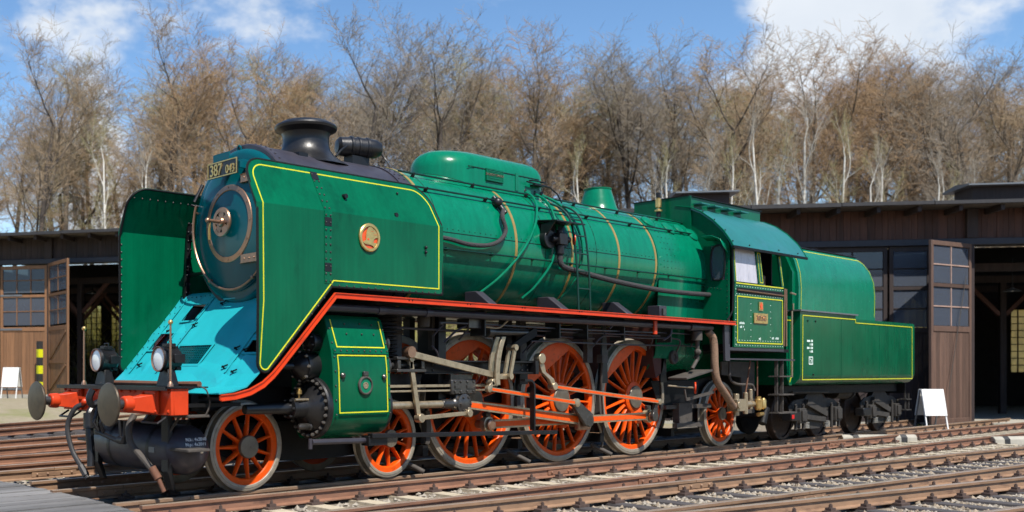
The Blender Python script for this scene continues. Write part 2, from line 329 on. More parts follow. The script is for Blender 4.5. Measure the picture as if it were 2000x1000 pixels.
def grid_axis(a, b, lo, hi, fine, coarse):
    return np.concatenate([np.arange(a, lo, coarse), np.arange(lo, hi, fine), np.arange(hi, b + coarse, coarse)])
gx = grid_axis(-300, 600, -40, 130, 2.0, 25.); gy = grid_axis(-300, 600, -40, 130, 2.0, 25.)
X, Y = np.meshgrid(gx, gy, indexing='ij'); Z = ground_h(X, Y)
nx, ny = X.shape
gv = np.stack([X, Y, Z], -1).reshape(-1, 3)
idx = np.arange(nx * ny).reshape(nx, ny)
gf = np.stack([idx[:-1, :-1], idx[1:, :-1], idx[1:, 1:], idx[:-1, 1:]], -1).reshape(-1, 4)
gm = bpy.data.materials.new('ground_mix'); gm.use_nodes = True; nd, lk = gm.node_tree.nodes, gm.node_tree.links
b = nd['Principled BSDF']; b.inputs['Roughness'].default_value = .95; b.inputs['Specular IOR Level'].default_value = .15
t = nd.new('ShaderNodeTexCoord')
def nodes_noise(s, det=6, ro=.6):
    n = nd.new('ShaderNodeTexNoise'); n.inputs['Scale'].default_value = s; n.inputs['Detail'].default_value = det; n.inputs['Roughness'].default_value = ro
    lk.new(t.outputs['Object'], n.inputs['Vector']); return n.outputs[0]
def mixc(f, A, B):
    n = nd.new('ShaderNodeMix'); n.data_type = 'RGBA'
    for k, x in (('Factor', f), ('A', A), ('B', B)):
        if isinstance(x, tuple): n.inputs[k].default_value = (*x, 1)
        elif isinstance(x, float): n.inputs[k].default_value = x
        else: lk.new(x, n.inputs[k])
    return n.outputs['Result']
gm_ = lambda *a, **k: M2(nd, lk, *a, **k)
nd_sep = nd.new('ShaderNodeSeparateXYZ'); lk.new(t.outputs['Object'], nd_sep.inputs[0])
gravel = mixc(nodes_noise(28, 4, .7), (.11, .093, .072), (.33, .285, .225))
gravel = mixc(gm_('MULTIPLY', gm_('SUBTRACT', nodes_noise(1.1), .42, clamp=True), 3., clamp=True), gravel, (.16, .135, .105))
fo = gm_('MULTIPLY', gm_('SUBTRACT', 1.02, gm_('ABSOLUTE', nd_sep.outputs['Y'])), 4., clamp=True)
gravel = mixc(gm_('MULTIPLY', fo, gm_('MULTIPLY', gm_('ADD', nd_sep.outputs['X'], 5.2), .8, clamp=True)), gravel, (.028, .024, .02))  # oil-dark strip under the locomotive, also painting in the shade there
soil = mixc(nodes_noise(5, 8, .7), (.18, .15, .095), (.37, .32, .225))
soil = mixc(gm_('MULTIPLY', gm_('SUBTRACT', nodes_noise(.5), .5, clamp=True), 5., clamp=True), soil, (.18, .19, .07))
litter = mixc(nodes_noise(1.2, 8, .75), (.20, .155, .10), (.42, .335, .215))
sp = nd.new('ShaderNodeSeparateXYZ'); lk.new(t.outputs['Object'], sp.inputs[0])
f1 = gm_('MULTIPLY', gm_('SUBTRACT', sp.outputs['Y'], 3.6), .5, clamp=True)
f2 = gm_('MULTIPLY', gm_('SUBTRACT', sp.outputs['Z'], 1.2), .7, clamp=True)
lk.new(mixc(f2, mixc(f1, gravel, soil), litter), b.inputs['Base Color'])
bp = nd.new('ShaderNodeBump'); bp.inputs['Distance'].default_value = .04; bp.inputs['Strength'].default_value = .8
lk.new(nodes_noise(22, 3), bp.inputs['Height']); lk.new(bp.outputs[0], b.inputs['Normal']); MATS['ground'] = gm
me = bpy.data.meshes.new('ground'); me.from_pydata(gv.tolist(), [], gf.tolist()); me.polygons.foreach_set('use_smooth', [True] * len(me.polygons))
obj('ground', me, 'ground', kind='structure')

# ---------------------------------------------------------------- tracks
RAILP = [(-.064, -.150), (.064, -.150), (.064, -.138), (.012, -.122), (.009, -.045), (.034, -.036), (.036, -.004), (.030, 0), (-.030, 0), (-.036, -.004), (-.034, -.036), (-.009, -.045), (-.012, -.122), (-.064, -.138)]
def rail_mesh(L, m):
    mb = MB().rings([[(x, a, z) for a, z in RAILP] for x in (0, L)])
    me = mb.mesh('rail', 25); me.materials.append(MATS[m]); me.materials.append(MATS['rail_top'])
    for p in me.polygons:
        if p.center.z > -.003: p.material_index = 1
    return me
clip_mb = MB().box(-.09, .09, -.17, .17, -.165, -.138)
for s in (-1, 1):
    clip_mb.box(-.045, .045, s * .105 - .035, s * .105 + .035, -.138, -.105).cyl((0, s * .108, -.105), (0, s * .108, -.072), .020, n=6).cyl((0, s * .108, -.088), (0, s * .108, -.06), .012, n=6)
clip_me = clip_mb.mesh('rail_clip', 25); clip_me.materials.append(MATS['clip'])
sl_me = {}
for nm, mb in (('sleeper_pale', MB().prism([(-.125, -.33), (.125, -.33), (.115, -.166), (-.115, -.166)], 'xz', -1.27, 1.27)),
               ('sleeper_dark', MB().prism([(-.13, -.30), (-.095, -.175), (-.08, -.166), (.08, -.166), (.095, -.175), (.13, -.30)], 'xz', -1.22, 1.22))):
    sl_me[nm] = mb.mesh('sleeper', 25); sl_me[nm].materials.append(MATS[nm])
sl_me['sleeper_oil'] = sl_me['sleeper_dark'].copy(); sl_me['sleeper_oil'].materials.clear(); sl_me['sleeper_oil'].materials.append(MATS['sleeper_oil'])
TRACKS = []
def track(x0, y0, x1, y1, smat, rm, label, z=0., clips=True, step=.66, joint=None):
    L = math.hypot(x1 - x0, y1 - y0); a = math.atan2(y1 - y0, x1 - x0)
    t = bpy.data.objects.new('railway_track', None); COL.objects.link(t); t.location = (x0, y0, z); t.rotation_euler = (0, 0, a)
    t['kind'] = 'structure'; t['label'] = label
    for s in (-.7535, .7535):
        cuts = [0] + [j for j in (joint or []) if 0 < j < L] + [L]
        for k in range(len(cuts) - 1):
            ro = obj('rail', rail_mesh(cuts[k + 1] - cuts[k] - .008, rm), None, t, loc=(cuts[k], s, 0))
            if k:                                     # bolted joint bars between two rail lengths
                fb = MB()
                for q in (-1, 1):
                    fb.box(-.36, .36, q * .014 - .012 * (q < 0), q * .014 + .012 * (q > 0), -.115, -.048)
                    fb.studs([(x, q * .026, -.082) for x in (-.28, -.11, .11, .28)], (0, q, 0), .02, .025)
                part('joint_bar', fb, rm, ro, smooth=25)
    n = int(L / step)
    for i in range(n):
        so_ = obj('sleeper', sl_me[smat], None, t, loc=(.3 + i * step + rnd.uniform(-.03, .03), rnd.uniform(-.03, .03), 0))
        so_.rotation_euler = (0, 0, rnd.uniform(-.012, .012))
        if clips:
            for s in (-.7535, .7535): obj('rail_clip', clip_me, None, so_, loc=(0, s - so_.location.y, 0))
    TRACKS.append((x0, y0, x1, y1, a, L, step)); return t
track(-5.72, 0, 25, 0, 'sleeper_oil', 'rail', 'track carrying the locomotive', joint=[.95, 12.2])
track(-5.62, -1.86, 23.5, -2.62, 'sleeper_pale', 'rail_rust', 'track next to the locomotive on the near side', joint=[7.1, 16.2])
track(-5.4, -3.62, 25, -6.66, 'sleeper_dark', 'rail', 'second track out from the locomotive', joint=[6.6, 14.])
track(-5.0, -5.15, 20, -9.65, 'sleeper_dark', 'rail', 'third track out from the locomotive, closest to the camera', joint=[11.])
track(-5.55, 2.55, 14, 3.6, 'sleeper_dark', 'rail', 'track behind the locomotive', clips=False, joint=[1.15])
track(-5.35, 4.85, 11, 7.1, 'sleeper_dark', 'rail_rust', 'second track behind the locomotive', clips=False)
track(-4.9, 7.3, 9, 11.4, 'sleeper_dark', 'rail_rust', 'third track behind the locomotive', z=.06, clips=False)
track(-4.0, 9.8, 7, 15.4, 'sleeper_dark', 'rail_rust', 'fourth track behind the locomotive', z=.22, clips=False)
# planked deck at the rim of the turntable
td = bpy.data.objects.new('turntable_deck', None); COL.objects.link(td); td['kind'] = 'structure'
yy = -3.4
while yy < 4.2:
    wd = rnd.uniform(.17, .23); xe = -5.62 - .035 * (yy - .8) ** 2 + rnd.uniform(-.015, .015)
    part('plank', MB().box(-8.6, xe, yy, yy + wd - .022, -.09 + rnd.uniform(-.006, .006), -.025 + rnd.uniform(-.006, .006)), 'deck_wood', td); yy += wd
# ballast stones, grass
def scatter_stones(name, m, n, seed, rng, zf, rs=(.018, .045)):
    r = np.random.default_rng(seed); x = r.uniform(rng[0], rng[1], n); y = r.uniform(rng[2], rng[3], n); keep = np.ones(n, bool)
    for (x0, y0, x1, y1, a, L, st) in TRACKS:
        lx = (x - x0) * math.cos(a) + (y - y0) * math.sin(a); ly = -(x - x0) * math.sin(a) + (y - y0) * math.cos(a)
        on = (lx > -.2) & (lx < L + .2)
        keep &= ~(on & (np.abs(np.abs(ly) - .7535) < .10))
        ph = ((lx - .3 + st / 2) % st) - st / 2
        keep &= ~(on & (np.abs(ly) < 1.25) & (np.abs(ph) < .155) & (r.uniform(size=n) < .97))
    x, y = x[keep], y[keep]; n = len(x)
    base = np.array([(1, 0, 0), (-1, 0, 0), (0, 1, 0), (0, -1, 0), (0, 0, 1), (0, 0, -1)], float)
    fc = np.array([(0, 2, 4), (2, 1, 4), (1, 3, 4), (3, 0, 4), (2, 0, 5), (1, 2, 5), (3, 1, 5), (0, 3, 5)])
    sz = r.uniform(*rs, n)[:, None, None] * r.uniform(.65, 1.25, (n, 6, 1)); V = base[None] * sz + r.normal(0, .006, (n, 6, 3))
    an = r.uniform(0, 6.28, n); c, s = np.cos(an)[:, None], np.sin(an)[:, None]
    V = np.stack([V[..., 0] * c - V[..., 1] * s, V[..., 0] * s + V[..., 1] * c, V[..., 2] * .8], -1)
    V += np.stack([x, y, zf(x, y) + r.uniform(-.01, .022, n)], -1)[:, None]
    me = bpy.data.meshes.new(name); F = (fc[None] + (np.arange(n) * 6)[:, None, None]).reshape(-1, 3)
    me.from_pydata(V.reshape(-1, 3).tolist(), [], F.tolist())
    o = obj(name, me, m, kind='stuff'); return o
gz = lambda x, y: ground_h(x, y) - .004
o = scatter_stones('ballast', 'stone', 26000, 3, (-5.5, 19, -8.5, -.9), gz); o['label'] = 'pale grey ballast between the rails'
o = scatter_stones('ballast', 'stone_tan', 16000, 5, (-5.5, 14, -8.5, -3.0), gz); o['label'] = 'tan ballast between the near rails'
o = scatter_stones('ballast', 'stone', 5000, 8, (-5.6, 2, .9, 7), gz); o['label'] = 'pale ballast behind the front of the locomotive'
def tufts(name, spots, label, m='grass'):
    mb = MB()
    for (cx, cy, r, n) in spots:
        for _ in range(n):
            a, q = rnd.uniform(0, 6.28), r * math.sqrt(rnd.random()); x, y = cx + q * math.cos(a), cy + q * math.sin(a); z = float(ground_h(x, y))
            h = rnd.uniform(.04, .12); b_ = rnd.uniform(0, 6.28); wx, wy = math.cos(b_) * .008, math.sin(b_) * .008; lx, ly = rnd.uniform(-.05, .05), rnd.uniform(-.05, .05)
            mb.add([(x - wx, y - wy, z), (x + wx, y + wy, z), (x + lx, y + ly, z + h)], [(0, 1, 2)])
    o = obj(name, mb.mesh(name, 0), m, kind='stuff'); o['label'] = label
tufts('grass', [(21.5, -.3, .9, 500), (22.8, -1.2, .8, 400), (24.2, -2.2, .6, 250), (16.8, -1.3, .5, 160), (-4.6, 3.9, .35, 160), (-3.6, 4.3, .5, 120), (13.5, -1.25, .6, 90)], 'thin green grass by the rails and shed door')

# ---------------------------------------------------------------- engine sheds
def leaf(parent, p0, p1, z0, z1, zsplit, cols, rows_groups, fm, em, planks=True, brace=True, name='door', lab=None):
    """glazed timber door leaf from plan point p0 (hinge) to p1, one object with panes, planks and rails below it"""
    p0, p1 = Vector((*p0, 0)), Vector((*p1, 0)); W = (p1 - p0).length; a = math.atan2(p1.y - p0.y, p1.x - p0.x); s = .11
    d = part(name, MB().box(0, s, -.04, .04, z0, z1).box(W - s, W, -.04, .04, z0, z1).box(s, W - s, -.038, .038, z1 - .13, z1).box(s, W - s, -.038, .038, z0, z0 + .16)
             .box(s, W - s, -.042, .042, zsplit - .08, zsplit + .08), fm, parent, bevel=.008, loc=p0, rot=(0, 0, a))
    if lab: d['label'] = lab
    for (za, zb, rows) in rows_groups:
        if zb < z1 - .14: part('rail', MB().box(s, W - s, -.04, .04, zb, zb + .1), fm, d)
        cw = (W - 2 * s) / cols; rh = (zb - za) / rows
        bars = MB()
        for c in range(1, cols): bars.box(s + c * cw - .02, s + c * cw + .02, -.025, .025, za, zb)
        for r in range(1, rows):
            for c in range(cols): bars.box(s + c * cw + (.02 if c else 0), s + (c + 1) * cw - (.02 if c < cols - 1 else 0), -.024, .024, za + r * rh - .018, za + r * rh + .018)
        part('glazing_bar', bars, em, d)
        for c in range(cols):
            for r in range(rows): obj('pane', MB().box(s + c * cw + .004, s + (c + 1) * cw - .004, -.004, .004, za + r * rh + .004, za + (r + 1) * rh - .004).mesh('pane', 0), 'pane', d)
    n = max(3, round((W - 2 * s) / .17)); pw = (W - 2 * s) / n
    for i in range(n): part('plank', MB().box(s + i * pw + .003, s + (i + 1) * pw - .003, -.02, .02, z0 + .16, zsplit - .08), fm, d)
    if brace:
        zz = (z0 + zsplit) / 2
        part('brace', MB().box(s, W - s, -.05, -.022, zz - .07, zz + .07), fm, d)
        part('brace', MB().bar((s + .05, -.037, z0 + .2), (W - s - .05, -.037, zz - .1), .03, .13, (0, 0, 1)), em, d)
        part('brace', MB().bar((s + .05, -.037, zz + .1), (W - s - .05, -.037, zsplit - .12), .03, .13, (0, 0, 1)), em, d)
    return d
def lattice(parent, x0, x1, z0, z1, y):
    w_ = part('window', MB().box(x0 - .06, x0, y - .06, y + .06, z0 - .06, z1 + .06).box(x1, x1 + .06, y - .06, y + .06, z0 - .06, z1 + .06).box(x0, x1, y - .06, y + .06, z0 - .06, z0).box(x0, x1, y - .06, y + .06, z1, z1 + .06), 'shed_dark', parent)
    nx_, nz_ = max(3, round((x1 - x0) / .3)), max(3, round((z1 - z0) / .3)); bars = MB()
    for i in range(1, nx_): bars.box(x0 + (x1 - x0) * i / nx_ - .018, x0 + (x1 - x0) * i / nx_ + .018, y - .03, y + .03, z0, z1)
    for i in range(1, nz_): bars.box(x0, x1, y - .027, y + .027, z0 + (z1 - z0) * i / nz_ - .018, z0 + (z1 - z0) * i / nz_ + .018)
    part('glazing_bar', bars, 'shed_dark', w_); obj('pane', MB().box(x0, x1, y + .034, y + .038, z0, z1).mesh('pane', 0), 'frosted', w_)
def wall_with_windows(parent, x0, x1, z0, z1, y, wins, m):
    xs = sorted(set([x0, x1] + [w for a in wins for w in a[:2]])); mb = MB()
    for i in range(len(xs) - 1):
        a, b_ = xs[i], xs[i + 1]; ws = [w for w in wins if w[0] <= a + 1e-6 and w[1] >= b_ - 1e-6]
        if ws: mb.box(a, b_, y, y + .2, z0, ws[0][2]); mb.box(a, b_, y, y + .2, ws[0][3], z1)
        else: mb.box(a, b_, y, y + .2, z0, z1)
    part('wall', mb, m, parent)
    for w_ in wins: lattice(parent, *w_, y + .1)
def pendant(parent_loc, label, drop, gname='hanging lamps in the shed'):
    t = thing('pendant_lamp', label, 'lamp', parent_loc)
    part('shade', MB().lathe([(0, .05), (.03, .07), (.09, .22), (.12, .27), (.115, .265), (.07, .17)], (0, 0, 0), (0, 0, -1), 20, cap=False), 'zinc', t)
    part('cord', MB().cyl((0, 0, 0), (0, 0, drop), .012, n=6).cyl((0, 0, 0), (0, 0, .12), .04, n=10), 'black', t)
    part('bulb', MB().sphere((0, 0, -.08), .05), 'white', t)
def shed(O, ang, zb, ze, zl, lab, x0, x1, depth, planks_m, posts, closed, open_bays, wins, back, beam_m='beam_blue'):
    S = thing('engine_shed', lab, 'shed', (O[0], O[1], 0), R_(ang))
    rise = .05
    rf = part('roof', MB().prism([(-1.0, ze - .10), (-1.0, ze), (back + .6, ze + rise * back), (back + .6, ze + rise * back - .1)], 'yz', x0 - .4, x1 + .4), 'roofing', S)
    xx = x0
    while xx < x1:                                    # eaves sheets, each a bit uneven
        part('gutter', MB().box(xx, min(xx + 2.48, x1 + .3), -1.1, -1.004, ze - .09 + rnd.uniform(-.012, .012), ze + .015 + rnd.uniform(-.01, .01)), 'gutter', rf); xx += 2.5
    for x in np.arange(x0, x1, 1.1): part('rafter', MB().box(x, x + .1, -.95, 0, ze - .26, ze - .105), 'shed_dark', S)
    xx = x0
    while xx < x1:                                    # boards between lintel and eaves
        wd = rnd.choice((.16, .2, .22, .26)); part('plank', MB().box(xx, xx + wd - .008, -.015 + rnd.uniform(-.008, .008), .03, zl + .0, ze - .08), planks_m, S); xx += wd
    part('lintel', MB().box(x0, x1, -.13, .12, zl - .19, zl - .004), beam_m, S, bevel=.01)
    for p, w_ in posts: part('post', MB().box(p - w_ / 2, p + w_ / 2, -.1, .14, zb, zl - .195), 'shed_dark', S, bevel=.01)
    for p, w_ in posts[::2]: part('post', MB().box(p - w_, p + w_, -.16, -.02, zl + .002, ze - .1), 'shed_dark', S, bevel=.01)
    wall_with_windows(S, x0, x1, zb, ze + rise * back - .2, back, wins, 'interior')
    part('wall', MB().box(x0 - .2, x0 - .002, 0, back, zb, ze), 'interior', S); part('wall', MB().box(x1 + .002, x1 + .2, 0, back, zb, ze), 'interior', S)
    part('floor', MB().box(x0, x1, -.1, back, zb - .25, zb + .02), 'concrete', S)
    for y in (2.5, 7., 11.5):                         # trusses: tie beam, posts and raking braces
        part('tie_beam', MB().box(x0, x1, y - .1, y + .1, zl - .75, zl - .5), 'shed_dark', S)
        for p, w_ in posts:
            part('column', MB().box(p - .1, p + .1, y - .09, y + .09, zb, zl - .5), 'shed_dark', S)
            for s in (-1, 1): part('brace', MB().bar((p + s * .1, y, zl - 1.9), (p + s * 1.3, y, zl - .62), .12, .14), 'shed_red', S)
    return S
zR = -.12
SR = shed((22.4, .4), -49, zR, 6.32, 5.36, 'long dark brown timber engine shed behind the tender with tall glazed doors', -13, 13, 16., 'shed_red',
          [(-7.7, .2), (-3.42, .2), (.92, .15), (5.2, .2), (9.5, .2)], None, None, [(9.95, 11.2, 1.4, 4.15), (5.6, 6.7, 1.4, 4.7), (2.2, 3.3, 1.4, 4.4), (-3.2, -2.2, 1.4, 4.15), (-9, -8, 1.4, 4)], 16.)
for a, b_ in (((-3.3, .02), (-1.36, .02)), ((.83, .02), (-1.3, .02)), ((-7.55, .02), (-5.6, .02)), ((-3.54, .02), (-5.55, .02))):
    leaf(SR, a, b_, zR, 5.16, 2.65, 2, [(2.74, 3.86, 2), (3.97, 5.02, 2)], 'shed_dark', 'shed_dark')
leaf(SR, (.86, -.14), (-.75, -1.35), zR + .02, 5.18, 2.65, 2, [(2.74, 3.86, 2), (3.97, 5.04, 2)], 'door_brown', 'door_edge', lab='weathered brown glazed door standing open')
part('door_stay', MB().tube([(.62, -.42, 4.2), (-.1, -1.0, .9)], .010, 6), 'grey_dusty', SR)
leaf(SR, (5.1, -.14), (5.9, -2.1), zR + .02, 5.18, 2.65, 2, [(2.74, 3.86, 2), (3.97, 5.04, 2)], 'door_brown', 'door_edge')
for cx in (2.85, -6.0):
    c = part('roof_vent', MB().box(cx - .75, cx + .75, 2.4, 3.6, 6.4, 7.32), 'shed_dark', SR)
    part('vent_cap', MB().prism([(2.1, 7.31), (2.1, 7.36), (3.0, 7.46), (3.9, 7.36), (3.9, 7.31)], 'yz', cx - 1.0, cx + 1.0), 'zinc', c)
zL = .52
SL = shed((5.93, 25.23), -54, zL, 6.63, 5.74, 'timber engine shed with warm brown glazed doors beyond the far tracks', -9, 5.2, 14., 'shed_dark',
          [(-6.6, .2), (-2.25, .2), (-.05, .15), (4.4, .2)], None, None, [(-5.9, -4.7, 2.13, 4.92), (-4.15, -3.0, 2.13, 4.9), (-1, .2, 2.13, 4.9)], 14.)
leaf(SL, (-2.15, -.02), (-.14, -.02), zL, 5.5, 3.05, 3, [(3.2, 4.28, 2), (4.45, 5.42, 2)], 'wood_warm', 'wood_warm', brace=False, lab='closed warm brown door with two rows of windows')
leaf(SL, (-2.35, -.02), (-4.4, -.02), zL, 5.5, 3.05, 3, [(3.2, 4.28, 2), (4.45, 5.42, 2)], 'wood_warm', 'wood_warm', brace=False)
leaf(SL, (-.02, -.14), (1.55, -1.6), zL + .03, 5.55, 3.05, 2, [(3.2, 4.28, 2), (4.45, 5.42, 2)], 'wood_warm', 'wood_warm', lab='warm brown glazed door standing open')
for i, z in enumerate((4.36, 3.05, .75)):             # strap hinges of the closed door
    part('strap_hinge', MB().box(-2.15, -1.2, -.075, -.062, z - .035, z + .035), 'zinc', SL)
def shed_pt(S, x, y, z):
    a = S.rotation_euler.z; return (S.location.x + x * math.cos(a) - y * math.sin(a), S.location.y + x * math.sin(a) + y * math.cos(a), z)
pendant(shed_pt(SR, 4.04, 4, 4.2), 'small enamel lamp hanging inside the dark shed behind the tender', 1.0)
pendant(shed_pt(SL, -.26, 4, 4.85), 'small enamel lamp hanging inside the shed with warm brown doors', .6)
def a_board(loc, rz, label, h=1.12, w_=.62):
    t = thing('sandwich_board', label, 'sign', loc, rz, 'white sandwich boards')
    for s in (-1, 1):
        P = lambda x, z, o=0: (x, s * (.02 + (h - z) * .22) + o, z)
        f = MB()
        for x in (-w_ / 2 + .02, w_ / 2 - .02): f.bar(P(x, 0), P(x, h), .03, .03, (0, 1, 0))
        part('frame', f, 'white' if s < 0 else 'zinc', t)
        part('panel', MB().add([P(-w_ / 2, .42, -.02 * -s), P(w_ / 2, .42, -.02 * -s), P(w_ / 2, h + .01, -.02 * -s), P(-w_ / 2, h + .01, -.02 * -s), P(-w_ / 2, .42, .02 * s + .02 * s), P(w_ / 2, .42, .04 * s), P(w_ / 2, h + .01, .04 * s), P(-w_ / 2, h + .01, .04 * s)],
             [(0, 1, 2, 3), (4, 5, 6, 7), (0, 1, 5, 4), (3, 2, 6, 7), (0, 3, 7, 4), (1, 2, 6, 5)]), 'white', t, smooth=0)
a_board(shed_pt(SR, -1.43, -3, -.19), R_(-36), 'blank white sandwich board beside the tender before the open door of the dark shed')
lp = shed_pt(SL, -.5, -2, 0); a_board((lp[0], lp[1], float(ground_h(lp[0], lp[1])) + .0), R_(-50), 'blank white sandwich board before the closed warm brown shed door')
# striped marker post by the left doors
pp = shed_pt(SL, -.21, -.5, 0); t = thing('striped_post', 'black and yellow striped post in front of the warm brown shed door', 'post', (pp[0], pp[1], float(ground_h(pp[0], pp[1]))))
for i in range(7): part('band', MB().box(-.09, .09, -.09, .09, i * .31, i * .31 + .308), 'yellow' if i in (1, 3, 5) else 'black_paint', t)
# concrete clearance markers lying between diverging tracks
def marker(loc, rz, label):
    t = thing('clearance_marker', label, 'marker', loc, rz, 'concrete clearance markers')
    part('beam', MB().prism([(-.11, 0), (.11, 0), (.10, .13), (.04, .19), (-.04, .19), (-.10, .13)], 'yz', -.85, .85), 'concrete', t, bevel=.01)
    for x in (-.55, .55): part('black_band', MB().prism([(-.113, 0), (.113, 0), (.103, .132), (.042, .193), (-.042, .193), (-.103, .132)], 'yz', x - .07, x + .07), 'black_paint', t)
marker((13.3, -1.32, -.2), R_(-38), 'white concrete marker beam with black bands beside the tender')
marker((15.2, -3.62, -.2), R_(-30), 'white concrete marker beam between two tracks farther along than the tender marker')
# ---------------------------------------------------------------- the locomotive
LOCO = thing('steam_locomotive', 'green steam locomotive with smoke deflectors, teal front apron and orange spoked wheels', 'locomotive')
BZ, BR = 3.25, 1.05                                   # boiler axis and radius
def bo(theta, x, r=BR, z=BZ):                         # point on the boiler: theta degrees from the near side upwards
    return (x, -r * math.cos(R_(theta)), z + r * math.sin(R_(theta)))
HW = 1.52
# --- wheels ------------------------------------------------------
def make_wheel(name, R, nsp, hub_r, cap_r, cw=None, pin=None, th=.085, label=None, hub='steel_dark'):
    y_ = (0, 1, 0)
    rim_in = R - th - .075
    wm_ = MB().lathe([(.02, R - th + .002), (.02, rim_in + .012), (.035, rim_in), (.115, rim_in), (.125, R - th + .002)], (0, 0, 0), y_, 56, cap=False)
    wm_.lathe([(-.02, hub_r * .82), (.0, hub_r), (.15, hub_r), (.16, hub_r * .9)], (0, 0, 0), y_, 32)
    if pin:
        wm_.lathe([(-.012, .11), (.0, .14), (.15, .14)], (pin[0], 0, pin[1]), y_, 20)
        d = Vector((pin[0], 0, pin[1])).normalized(); sd = Vector((d.z, 0, -d.x))
        a = [d * hub_r * .5 + sd * hub_r * .8, d * (pin[0] ** 2 + pin[1] ** 2) ** .5 + sd * .12, d * (pin[0] ** 2 + pin[1] ** 2) ** .5 - sd * .12, d * hub_r * .5 - sd * hub_r * .8]
        wm_.rings([[q + Vector((0, y, 0)) for q in a] for y in (.004, .14)])
    W = part(name, wm_, 'wheel_orange', LOCO, bevel=0)
    part('tyre', MB().lathe([(.004, R - th), (0, R - th + .006), (0, R - .035), (.006, R - .03), (.006, R - .012), (.012, R), (.10, R + .004), (.108, R + .022), (.118, R + .03), (.134, R + .022), (.14, R - .01), (.14, R - th), (.004, R - th)], (0, 0, 0), y_, 64, cap=False), 'tyre', W)
    sp = MB(); r0, r1 = hub_r * .9, rim_in + .02
    sp.rings([[(a * w_, .068 + b_ * t_, r) for a, b_ in [(math.cos(k * math.pi / 5), math.sin(k * math.pi / 5)) for k in range(10)]] for r, w_, t_ in ((r0, .030, .05), (r0 + .12, .024, .042), (r1 - .05, .019, .034), (r1, .030, .042))], cap=False)
    sm = sp.mesh('spoke'); sm.materials.append(MATS['wheel_orange'])
    for k in range(nsp): obj('spoke', sm, None, W, rot=(0, 2 * math.pi * (k + .25) / nsp, 0))
    part('hub_cap', MB().lathe([(-.045, cap_r * .12), (-.048, cap_r * .13), (-.045, cap_r * .95), (-.03, cap_r), (0, cap_r)], (0, 0, 0), y_, 32), hub, W)
    if cw:
        a0, a1, h = cw; ro, ri = R - th - .01, R - th - h
        pts = [(ro * math.sin(R_(a)), ro * math.cos(R_(a))) for a in np.linspace(a0, a1, 18)]
        mid = (a0 + a1) / 2; pts2 = [(p[0], p[1]) for p in pts]
        part('counterweight', MB().prism(pts2, 'xz', .012, .13), 'wheel_orange', W, bevel=.006)
    if label: W['label'] = label
    return W
PIN = (.11, -.32)
def place_wheel(W, x, R, far=True, rot=0, xr=0):
    W.location = (x, -.82, R); W.rotation_euler = (0, xr, 0)
    if far:
        c = copy_tree(W, LOCO); c.location = (x, .82, R); c.rotation_euler = (0, 0, math.pi)
RD, RL, RT = .975, .5225, .612
w1 = make_wheel('driving_wheel', RD, 20, .26, .20, (-70, 18, .2), PIN, hub='hub_metal'); place_wheel(w1, 0, RD)
w2 = make_wheel('driving_wheel', RD, 20, .26, .20, (-80, 22, .2), PIN, hub='hub_metal'); place_wheel(w2, 2.1, RD)
w3 = make_wheel('driving_wheel', RD, 20, .26, .195, (-72, 8, .2), PIN, hub='hub_metal'); place_wheel(w3, 4.2, RD)
l1 = make_wheel('leading_wheel', RL, 11, .125, .135, th=.07, hub='hub_metal'); place_wheel(l1, -3.997, RL)
l2 = make_wheel('leading_wheel', RL, 11, .125, .12, th=.07, hub='hub_metal'); place_wheel(l2, -1.662, RL)
t1 = make_wheel('trailing_wheel', RT, 13, .13, .125, th=.075, hub='hub_metal'); place_wheel(t1, 7.168, RT)
for x, R in ((0, RD), (2.1, RD), (4.2, RD), (-3.997, RL), (-1.662, RL), (7.168, RT)): part('axle', MB().cyl((x, -.7, R), (x, .7, R), .09, n=12), 'frame_black', LOCO)
# --- frames ------------------------------------------------------
for s in (-1, 1):
    part('main_frame', MB().prism([(-5.28, 1.22), (6.4, 1.22), (8.4, 1.5), (8.4, .95), (6.2, .62), (5.6, .62), (5.2, .42), (4.75, .42), (4.6, .7), (3.8, .7), (3.6, .42), (2.7, .42), (2.5, .7), (1.7, .7), (1.5, .42), (.6, .42), (.4, .7), (-.4, .7), (-.6, .42), (-1.1, .42), (-1.3, .72), (-2.4, .72), (-3.0, .95), (-5.28, .95)], 'xz', s * .60 - .018, s * .60 + .018), 'frame_black', LOCO)
    part('bogie_frame', MB().prism([(-4.75, .62), (-4.5, .78), (-2.9, .8), (-1.1, .78), (-.95, .62), (-1.5, .36), (-2.5, .30), (-3.2, .30), (-4.1, .36)], 'xz', s * .63 - .015, s * .63 + .015), 'frame_black', LOCO)
    part('trailing_truck_frame', MB().prism([(5.6, .95), (8.3, 1.0), (8.3, .55), (7.8, .45), (6.6, .5), (5.6, .62)], 'xz', s * .62 - .02, s * .62 + .02), 'frame_black', LOCO)
part('frame_stretcher', MB().box(-3.0, 6.2, -.58, .58, 1.0, 1.18).box(-2.9, -2.0, -.9, .9, 1.2, 2.25), 'frame_black', LOCO)
each('brake_pull_rod', [MB().box(-1.2, 6.2, y - .03, y + .03, .30, .36) for y in (-.45, .45)], 'frame_black', LOCO)
each('brake_beam', [MB().box(x - .05, x + .05, -.9, .9, .26, .40) for x in (-1.05, 1.0, 3.13, 5.3)], 'frame_black', LOCO)
